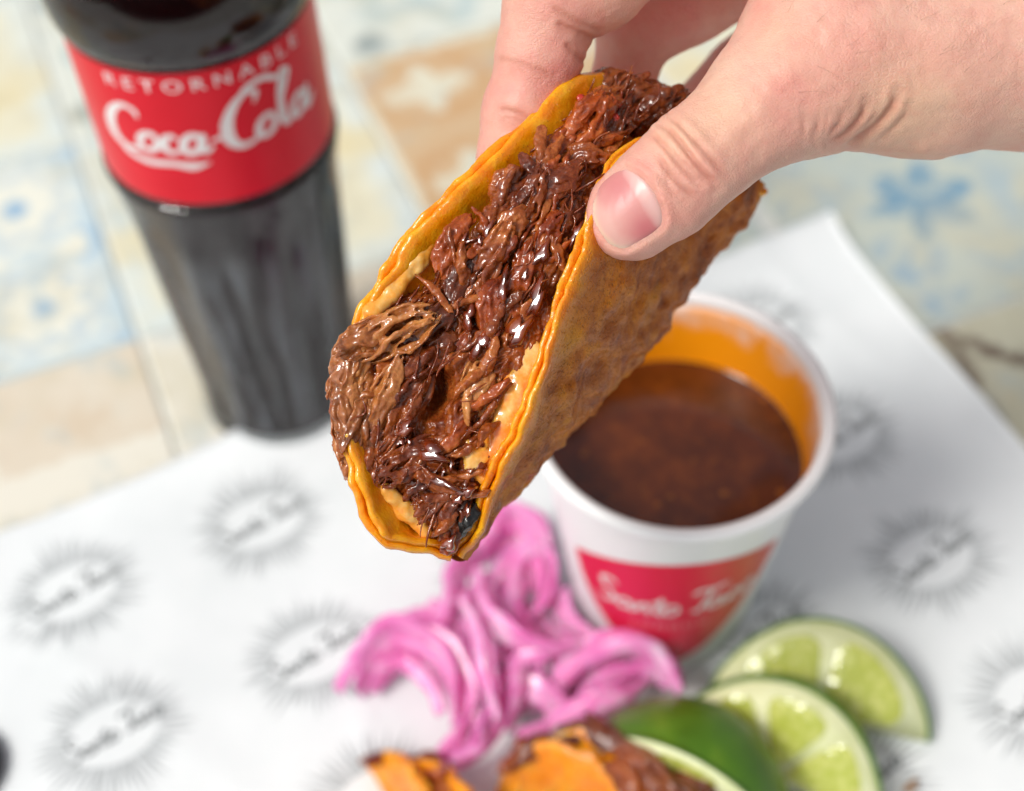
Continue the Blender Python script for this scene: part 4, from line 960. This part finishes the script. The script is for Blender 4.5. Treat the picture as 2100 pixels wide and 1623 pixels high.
# ================================================================== TACOS LYING ON THE PAPER (out of focus at the bottom edge)
def W_keys(rows): return np.array([[r_[0], *PT(*r_[1:])] for r_ in rows])
def lying_taco(label, Lr, Fr, Rr, seed, chunks, extra=()):
    Lk2, Fk2, Rk2 = W_keys(Lr), W_keys(Fr), W_keys(Rr)
    loc = Fk2[:, 1:].mean(0); loc[2] = 2.0
    root = thing('taco', label, 'taco', loc, 'beef tacos')
    idt = lambda v: v
    leaf_layers(root, Lk2, Fk2, Rk2, idt, -1.2, 1.3, 'tortilla', nt=70, ns=50, seed=seed, browned=.42)
    leaf_layers(root, Lk2, Fk2, Rk2, idt, .15, 1.3, 'tortilla', nt=70, ns=50, seed=seed, browned=.42)
    out = []
    t = np.linspace(.04, .96, chunks); L = interp_keys(Lk2, t); R = interp_keys(Rk2, t); F = interp_keys(Fk2, t)
    for i in range(chunks):
        m_ = (L[i] * .18 + R[i] * .82) * .80 + F[i] * .20; d = unit(L[min(i + 1, chunks - 1)] - L[max(i - 1, 0)]); wd = np.linalg.norm(L[i] - R[i]) * .42 + 2.5
        n_ = unit((L[i] + R[i]) / 2 - F[i] + 1e-6)
        V, Fs = chunk_mesh(m_ + rng.normal(0, 1, 3), d + rng.normal(0, .4, 3), 17, wd, wd * .8, 20, seed * 50 + i, n_, r0_=.9)
        V[:, 2] = np.maximum(V[:, 2], 3.2)
        o = add('beef_chunk', mesh('beef_chunk', V, Fs, origin=loc), [beef, beef_dark, beef_red][i % 3], root)
        md = o.modifiers.new('r', 'REMESH'); md.mode = 'VOXEL'; md.voxel_size = .0006; md.use_smooth_shade = True
        out.append(o)
    for q, (x_, y_, z_, a_, ln, wd) in enumerate(extra):
        c_ = PT(x_, y_, z_); d = PT(x_ + 30 * math.cos(math.radians(a_)), y_ - 30 * math.sin(math.radians(a_)), z_) - c_
        V, Fs = chunk_mesh(c_, d, ln, wd, wd * .8, 22, seed * 90 + q, np.array([0, -.5, .8]), r0_=.8)
        o = add('beef_chunk', mesh('beef_chunk', V, Fs, origin=loc), [beef_dark, beef, beef_dark][q % 3], root)
        md = o.modifiers.new('r', 'REMESH'); md.mode = 'VOXEL'; md.voxel_size = .0006; md.use_smooth_shade = True
        out.append(o)
    bake(out)
lying_taco('bright yellow taco lying open in front of the onions, beef beside the lime',
           [(0, 1020, 1650, 10), (.2, 1045, 1565, 22), (.45, 1120, 1520, 31), (.7, 1225, 1560, 34), (1, 1340, 1690, 30)],
           [(0, 1010, 1700, 5), (.25, 1040, 1690, 4), (.5, 1110, 1720, 4), (.75, 1190, 1760, 4), (1, 1330, 1800, 5)],
           [(0, 1040, 1645, 12), (.2, 1100, 1535, 28), (.45, 1210, 1500, 34), (.7, 1330, 1560, 36), (1, 1420, 1690, 30)], 21, 0,
           extra=[(1105, 1528, 28, 25, 15, 6), (1060, 1555, 24, 55, 13, 5), (1180, 1505, 31, 10, 18, 7), (1255, 1520, 35, -25, 20, 8), (1310, 1560, 37, -40, 20, 9), (1350, 1600, 37, -50, 20, 10), (1400, 1640, 36, -50, 20, 10), (1290, 1600, 36, -60, 18, 8), (1430, 1610, 34, -45, 20, 9), (1340, 1545, 34, -35, 18, 8)])
lying_taco('folded ochre taco whose pointed tip pokes out beside the leftmost onions',
           [(0, 752, 1560, 8), (.2, 800, 1545, 14), (.4, 850, 1570, 22), (.7, 890, 1660, 28), (1, 900, 1780, 22)],
           [(0, 765, 1570, 5), (.25, 800, 1625, 4), (.5, 850, 1700, 4), (.75, 870, 1770, 4), (1, 900, 1800, 5)],
           [(0, 770, 1556, 9), (.2, 850, 1560, 18), (.4, 915, 1580, 26), (.7, 975, 1650, 32), (1, 950, 1780, 24)], 23, 6)
cr_m = Mat('toasted_crumb', rough=.5); cr_m.set('col', cr_m.ramp(cr_m.noise(400), [(.3, (.20, .10, .05)), (.7, (.42, .27, .16))]))
c0 = PT(1868, 1612, 3.5); V, Q = sdf_mesh([((-1.5, -1, 0), (1.6, 1.2, .3), 1.3, 1.0, .5, .8), ((.5, .2, .6), (1.0, -1.4, .2), .9, .7, .5, 1)], .4, (-4, -4, -3), (4, 4, 3)); V = V + fbm(V * .9, 2, 4)[:, None] * .3
tag(add('crumb', mesh('crumb', V + c0, [Q], origin=c0), cr_m.m, loc=c0), 'small brown crumb on the paper right of the lime wedges', 'crumb')
k0 = PT(-82, 1590, 2.5); kp = []
Vk, Fk_ = lathe([(0, 2), (11, 2), (13, 2.2), (14.4, 3.4), (14.6, 5), (13.4, 6.2), (11, 6.6), (0, 6.8)], 84); a_ = np.arctan2(Vk[:, 1], Vk[:, 0]); Vk[:, :2] *= (1 + .03 * np.cos(a_ * 21) * (Vk[:, 2] < 5.5))[:, None]
tag(add('bottle_cap', mesh('bottle_cap', Vk + k0, [Fk_], origin=k0), Mat('black_cap', col=(.018, .022, .028), rough=.4).m, loc=k0), 'small dark round cap lying on the paper, cut off by the left edge', 'bottle cap')

# ================================================================== THE HAND
def R_(px_r, dep): return px_r * dep / FPX
prims = []
def cone(p, q, rp, rq, k=4.0, sz=1.0):
    a, b = CF([p])[0], CF([q])[0]; prims.append((a, b, R_(rp, p[2]), R_(rq, q[2]), k, sz))
# thumb
cone((1298, 440, 279.5), (1365, 385, 278.5), 96, 103, 3, .80)
cone((1365, 385, 278.5), (1428, 330, 278), 103, 103, 3, .84)
cone((1428, 330, 278), (1512, 262, 279), 103, 99, 3, .9)
cone((1512, 262, 279), (1590, 212, 281), 99, 112, 5, .95)
cone((1590, 212, 281), (1700, 136, 285), 112, 156, 6)
cone((1700, 136, 285), (1905, 112, 290), 156, 190, 8)
cone((1905, 112, 290), (2160, 40, 292), 190, 230, 10)
cone((2160, 40, 292), (2600, -60, 300), 230, 270, 10)
cone((2600, -60, 300), (3700, -330, 325), 270, 320, 10)
cone((1570, 180, 283), (1720, 20, 288), 98, 150, 8)
cone((1720, 20, 288), (1900, -120, 296), 150, 230, 10)
# palm sheet behind
cone((1640, -330, 304), (2150, -60, 308), 150, 230, 10)
cone((1690, -300, 322), (2180, -40, 318), 130, 230, 10)
cone((1760, -200, 342), (2200, 0, 326), 120, 220, 10)
cone((1830, -90, 356), (2220, 20, 330), 110, 200, 10)
cone((1900, -120, 296), (2160, 40, 296), 220, 230, 10)
# index finger
cone((1640, -340, 302), (1380, -160, 296), 118, 100, 6)
cone((1380, -160, 296), (1222, -42, 292), 98, 99, 4)
cone((1222, -42, 292), (1134, 6, 292), 99, 97, 3)
cone((1134, 6, 292), (1104, 118, 294), 98, 84, 2.5)
cone((1104, 118, 294), (1072, 232, 297), 84, 80, 3)
cone((1072, 232, 297), (1058, 330, 299), 80, 76, 3)
cone((1058, 330, 299), (1066, 400, 300), 76, 64, 3)
# middle finger
cone((1690, -300, 322), (1560, -80, 320), 110, 84, 6)
cone((1560, -80, 320), (1420, 8, 318), 84, 80, 1.2)
cone((1420, 8, 318), (1300, 72, 317), 80, 78, 1.2)
cone((1300, 72, 317), (1278, 170, 319), 76, 66, 1.2)
cone((1278, 170, 319), (1262, 270, 322), 66, 58, 1.5)
# ring finger
cone((1760, -200, 342), (1640, 50, 340), 108, 78, 5)
cone((1640, 50, 340), (1520, 150, 337), 78, 74, 1.2)
cone((1520, 150, 337), (1436, 236, 334), 74, 68, 1.2)
cone((1436, 236, 334), (1420, 300, 332), 66, 56, 1.5)
# little finger, tucked behind the thumb
cone((1830, -90, 356), (1740, 80, 354), 92, 70, 4)
cone((1740, 80, 354), (1660, 160, 350), 66, 58, 1.5)
cone((1660, 160, 350), (1622, 190, 342), 56, 48, 1.5)
allp = np.concatenate([[p[0], p[1]] for p in prims]); lo = allp.min(0) - 24; hi = allp.max(0) + 24
V, Q = sdf_mesh(prims, .72, lo, hi)
tmp = add('person', mesh('person', V, [Q]), None)
s_ = tmp.modifiers.new('s', 'SMOOTH'); s_.iterations = 4; s_.factor = .5
s_ = tmp.modifiers.new('d', 'SUBSURF'); s_.levels = 1; s_.render_levels = 1
bake([tmp])
me = tmp.data; n_ = len(me.vertices); V = np.empty(n_ * 3, np.float32); me.vertices.foreach_get('co', V); V = V.reshape(-1, 3).astype(float) / MM
NN = np.empty(n_ * 3, np.float32); me.vertices.foreach_get('normal', NN); NN = NN.reshape(-1, 3).astype(float)
px = PX(V); facing = np.clip(-NN[:, 2] * 1.6 + .2, 0, 1); front = (V[:, 2] < 288) & (px[:, 0] > 1180)

def dist_poly(p, poly, closed=False):
    poly = np.asarray(poly, float)
    if closed: poly = np.concatenate([poly, poly[:1]])
    best = np.full(len(p), 1e9)
    for a, b in zip(poly[:-1], poly[1:]):
        ab = b - a; t = np.clip(((p - a) @ ab) / (ab @ ab), 0, 1); best = np.minimum(best, np.hypot(*(p - a - t[:, None] * ab).T))
    return best
def inside_poly(p, poly):
    poly = np.asarray(poly, float); c = np.zeros(len(p), bool)
    for a, b in zip(poly, np.roll(poly, -1, 0)):
        x = ((a[1] > p[:, 1]) != (b[1] > p[:, 1])) & (p[:, 0] < (b[0] - a[0]) * (p[:, 1] - a[1]) / (b[1] - a[1] + 1e-12) + a[0]); c ^= x
    return c
NAIL = catmull(np.array([(1282, 341), (1304, 350), (1325, 365), (1342, 389), (1355, 415), (1363, 442), (1361, 464), (1345, 478), (1318, 496), (1286, 513), (1262, 509), (1241, 492), (1225, 470), (1215, 440), (1217, 408), (1236, 376), (1258, 357), (1282, 341)], float), 90)[:-1]
disp = np.zeros(n_)
sel = front & (facing > .02) & (px[:, 0] < 1420); ps = px[sel]
dn = dist_poly(ps, NAIL, True) * np.where(inside_poly(ps, NAIL), -1, 1)     # photo px, ~10.4 per mm
dd = np.where(dn < 0, -.55 * np.clip(-dn / 9, 0, 1), .34 * np.exp(-((dn - 9) / 11) ** 2) - .30 * np.exp(-((dn) / 4.0) ** 2)); disp[sel] += dd
CRE = [  # knuckle folds: polyline, width px, depth mm
 ([(1352, 253), (1385, 280), (1427, 335), (1455, 365), (1478, 380)], 5, .42), ([(1328, 268), (1352, 290), (1382, 325), (1412, 358), (1438, 378)], 5, .34), ([(1345, 310), (1362, 340), (1388, 372), (1414, 395), (1440, 408)], 5, .30),
 ([(1408, 268), (1440, 305), (1466, 335), (1490, 358)], 6, .32), ([(1366, 236), (1398, 262), (1428, 296)], 5, .25), ([(1360, 360), (1378, 392), (1402, 412)], 5, .18), ([(1372, 300), (1396, 332), (1424, 352)], 4, .16),
 ([(1388, 312), (1415, 345), (1448, 372), (1476, 392)], 4, .16), ([(1378, 430), (1398, 450), (1408, 470)], 6, .10),
 ([(1843, 187), (1823, 227), (1793, 262), (1755, 287), (1735, 300)], 7, .55), ([(1777, 207), (1765, 240), (1740, 265), (1715, 283), (1700, 297)], 6, .48), ([(1727, 230), (1722, 250), (1706, 267), (1692, 288)], 5, .30),
 ([(1686, 232), (1678, 258), (1672, 288)], 5, .24), ([(1700, 225), (1693, 250), (1684, 285)], 4, .16), ([(1802, 215), (1788, 243), (1765, 268)], 5, .22), ([(1868, 220), (1840, 255), (1800, 288)], 6, .22), ([(1650, 240), (1648, 270), (1640, 292)], 4, .14)]
sel2 = (V[:, 2] < 300) & (facing > .0) & (px[:, 0] > 1300); ps = px[sel2]; acc = np.zeros(sel2.sum()); jit = (fbm(V[sel2] * .5, 2, 41) * 3)
red = np.zeros(n_); rr_ = np.zeros(sel2.sum())
for poly, w_, dep_ in CRE:
    d_ = dist_poly(ps, catmull(poly, 24)) + jit * .4; ends = np.minimum(np.hypot(*(ps - poly[0]).T), np.hypot(*(ps - poly[-1]).T)); tp = np.clip(ends / 28, .15, 1)
    acc += (-dep_ * np.exp(-(d_ / w_) ** 2) + dep_ * .45 * np.exp(-((d_ - w_ * 2.6) / (w_ * 1.6)) ** 2)) * tp
    rr_ = np.maximum(rr_, np.exp(-(d_ / (w_ * 1.4)) ** 2) * tp * min(1, dep_ * 2.2))
disp[sel2] += acc; red[sel2] = rr_
# creases across the inside of the index finger
sel3 = (px[:, 0] < 1240) & (V[:, 2] < 312); ps = px[sel3]; acc = np.zeros(sel3.sum())
for poly, w_, dep_ in [([(1032, 226), (1062, 233), (1098, 250), (1130, 258)], 6, .35), ([(1040, 240), (1070, 250), (1100, 268)], 5, .18), ([(1150, 52), (1185, 66), (1226, 84)], 6, .3), ([(1165, 95), (1190, 122), (1205, 128)], 5, .25), ([(1140, 20), (1180, 45), (1222, 60)], 5, .16), ([(1030, 120), (1075, 132), (1120, 150)], 4, .08)]:
    d_ = dist_poly(ps, catmull(poly, 20)); acc += -dep_ * np.exp(-(d_ / w_) ** 2) + dep_ * .35 * np.exp(-((d_ - w_ * 2.5) / (w_ * 1.5)) ** 2)
    red[sel3] = np.maximum(red[sel3], .8 * np.exp(-(d_ / (w_ * 2.2)) ** 2))
disp[sel3] += acc
disp += fbm(V * .13, 3, 51) * .28 + fbm(V * .5, 2, 55) * .05
V2 = V + NN * disp[:, None]
# true skin colour: pinker at knuckles, fingertips and around the nail, yellower on the back of the thumb
def blob(cx, cy, r_): return np.exp(-(np.hypot(px[:, 0] - cx, px[:, 1] - cy) / r_) ** 2)
isfr = (V[:, 2] < 302)
pink = .24 + .26 * fbm(V * .11, 3, 61) + .10 * fbm(V * .5, 2, 63)
pink += isfr * (.38 * blob(1375, 455, 70) + .25 * blob(1270, 520, 60) + .30 * blob(1455, 360, 45) + .3 * blob(1640, 160, 110) + .28 * blob(1620, 245, 60) + .32 * blob(1325, 350, 28) + .25 * blob(1800, 60, 160))
pink += (px[:, 0] < 1240) * (.32 + .25 * blob(1180, 160, 70)) + (px[:, 0] > 1240) * (V[:, 2] > 300) * .42 + isfr * .55 * blob(1548, 10, 45)
yel = isfr * (.5 * blob(1470, 230, 80) + .6 * blob(1850, 240, 120) + .4 * blob(1380, 290, 50) + .35 * blob(1600, 60, 70))
c_pale = np.array([.76, .47, .36]); c_pink = np.array([.74, .30, .25]); c_yel = np.array([.74, .48, .31]); c_fold = np.array([.46, .14, .085])
pk = np.clip(pink, 0, 1)[:, None]; colv = c_pale * (1 - pk) + c_pink * pk; yv = np.clip(yel, 0, .8)[:, None]; colv = colv * (1 - yv) + c_yel * yv
colv = colv * (1 - red[:, None] * .55) + c_fold * red[:, None] * .55
sk = Mat('skin', rough=.46, spec=.4, sss=.35, sss_r=(.0032, .0013, .0007), sss_s=1.0)
vc = sk.t.nodes.new('ShaderNodeAttribute'); vc.attribute_name = 'skin_tone'; base_c = X(sk.t, vc.outputs['Color'])
sp = sk.noise(420, 4, .65); sp2 = sk.noise(110, 3, .6)
cc_ = sk.mix(sp.step(.45, .75) * .22, base_c, (.70, .26, .20)); cc_ = sk.mix(sp2.step(.5, .8) * .18, cc_, (.76, .52, .38)); sk.set('col', cc_)
vs_ = sk.scale(sk.coord(), (1.0, 1.6, 1.25))
vo = sk.voro(900, vec=vs_, feat='DISTANCE_TO_EDGE').step(.0, .22); vo2 = sk.voro(1900, vec=vs_, feat='DISTANCE_TO_EDGE').step(.0, .25)
big = sk.noise(90, 3, .6).step(.35, .65) * .6 + .4
sk.set('normal', sk.bump((vo * .7 + vo2 * .5) * big + sp * .25, .5, .00018)); sk.set('rough', sp * .16 + .36)
hand_loc = TW(CF([(1900, 110, 292)]))[0]
hm = mesh('person', TW(V2), [np.array([p.vertices[:] for p in me.polygons])], attrs={'skin_tone': colv}, origin=hand_loc)
bpy.data.objects.remove(tmp); bpy.data.meshes.remove(me)
hand = tag(add('person', hm, sk.m, loc=hand_loc), 'bare hand reaching in from the upper right, pinching the taco between thumb and fingers', 'person')

# thumbnail: a curved plate lying in its bed
bvh = BVHTree.FromPolygons([tuple(v) for v in V], [tuple(q) for q in np.concatenate([Q])], all_triangles=False) if False else None
tree_V = TC(TW(V))
cN = np.array([1290, 430.0]); nr = 16; ang = NAIL - cN
gridp = np.concatenate([[cN], *[cN + ang * (k / nr) for k in range(1, nr + 1)]])
from mathutils.kdtree import KDTree
fs = np.where(front & (facing > .1))[0]; kd = KDTree(len(fs))
for i_, q in enumerate(fs): kd.insert((px[q, 0], px[q, 1], 0), i_)
kd.balance()
zz = np.array([np.mean([V[fs[r_[1]], 2] for r_ in kd.find_n((g_[0], g_[1], 0), 24)]) for g_ in gridp])
rel = gridp - cN; Amat = np.stack([np.ones(len(rel)), rel[:, 0], rel[:, 1], rel[:, 0] ** 2, rel[:, 0] * rel[:, 1], rel[:, 1] ** 2], 1)
cf_ = np.linalg.lstsq(Amat, zz, rcond=None)[0]; zs = Amat @ cf_
rad_ = np.concatenate([[0], np.repeat(np.arange(1, nr + 1) / nr, len(NAIL))])
zs = zs * .6 + zz * .4 + .18 + .55 * np.clip((rad_ - .86) / .14, 0, 1) ** 2
top_ = CF(np.concatenate([gridp, zs[:, None]], 1)); nN = len(NAIL)
fc = [grid_faces(nr, nN, False, True, 1)[:, ::-1], np.stack([np.zeros(nN, int), 1 + (np.arange(nN) + 1) % nN, 1 + np.arange(nN)], 1)]
nl = Mat('fingernail', rough=.38, spec=.45, coat=.08, coat_r=.15, sss=.3, sss_r=(.002, .0008, .0006), sss_s=1.0)
# lunula near the cuticle, paler free edge, mottled pink bed
lun = np.clip(1.25 - np.abs(dist_poly(gridp, [(1296, 352), (1318, 385), (1340, 425), (1358, 452)])) / 17, 0, 1) ** .6
edgew = np.exp(-(dist_poly(gridp, [(1217, 408), (1215, 440), (1225, 470), (1241, 492), (1262, 509), (1286, 513)]) / 7) ** 2) + .7 * np.exp(-(dist_poly(gridp, [(1282, 341), (1304, 350), (1325, 365), (1342, 389), (1355, 415), (1363, 442), (1361, 464)]) / 4) ** 2)
tipw = np.clip(1.2 - dist_poly(gridp, [(1222, 440), (1232, 475), (1258, 503), (1285, 510)]) / 26, 0, 1) + .75 * np.exp(-(np.hypot(*(gridp - [1248, 462]).T) / 34) ** 2)
deep = np.exp(-(np.hypot(*(gridp - [1325, 470]).T) / 34) ** 2) + .7 * np.exp(-(np.hypot(*(gridp - [1270, 385]).T) / 40) ** 2)
cb_ = np.array([.64, .29, .26]); cdp = np.array([.58, .175, .185]); clu = np.array([.74, .48, .44]); ctp = np.array([.74, .52, .44])
cv = cb_ + 0 * top_; f_ = np.clip(deep, 0, 1)[:, None]; cv = cv * (1 - f_) + cdp * f_; f_ = (lun * .75)[:, None]; cv = cv * (1 - f_) + clu * f_; f_ = np.clip(tipw, 0, 1)[:, None] * .42; cv = cv * (1 - f_) + ctp * f_; f_ = np.clip(edgew, 0, 1)[:, None] * .8; cv = cv * (1 - f_) + np.array([.82, .64, .48]) * f_
vc = nl.t.nodes.new('ShaderNodeAttribute'); vc.attribute_name = 'nail_tone'; nl.set('col', X(nl.t, vc.outputs['Color']))
nl.set('normal', nl.bump(nl.noise(300, 2), .12, .0004))
add('fingernail', mesh('fingernail', TW(top_), fc, attrs={'nail_tone': cv}, origin=hand_loc), nl.m, hand)
hb_ = Bag(); vis = np.where(isfr & (facing > .3) & (px[:, 0] > 1600) & (px[:, 0] < 2060) & (px[:, 1] > 5) & (px[:, 1] < 215))[0]
for k in range(18):
    q = vis[rng.integers(0, len(vis))]; p0 = V2[q]; n0 = NN[q]; d0 = unit(np.array([.75, .25, 0]) + rng.normal(0, .35, 3)); d0 = unit(d0 - n0 * (d0 @ n0)); u_ = np.linspace(0, 1, 9)[:, None]; ln = rng.uniform(2.5, 6)
    path = p0 + d0 * u_ * ln + n0 * (np.sin(u_ * 2.6) * ln * .16) + np.cross(n0, d0) * u_ ** 2 * rng.normal(0, .9)
    a_, b_, c_ = tube(path,   .019 * (1 - .7 * u_[:, 0]), 4); hb_.put(a_, b_, c_)
tag(add('arm_hair', mesh('arm_hair', TW(np.concatenate(hb_.V)), hb_.faces(), origin=hand_loc), Mat('brown_hair', col=(.16, .08, .04), rough=.5).m, hand), kind='stuff')
print('verts', sum(len(o.data.vertices) for o in bpy.data.objects if o.type == 'MESH'))
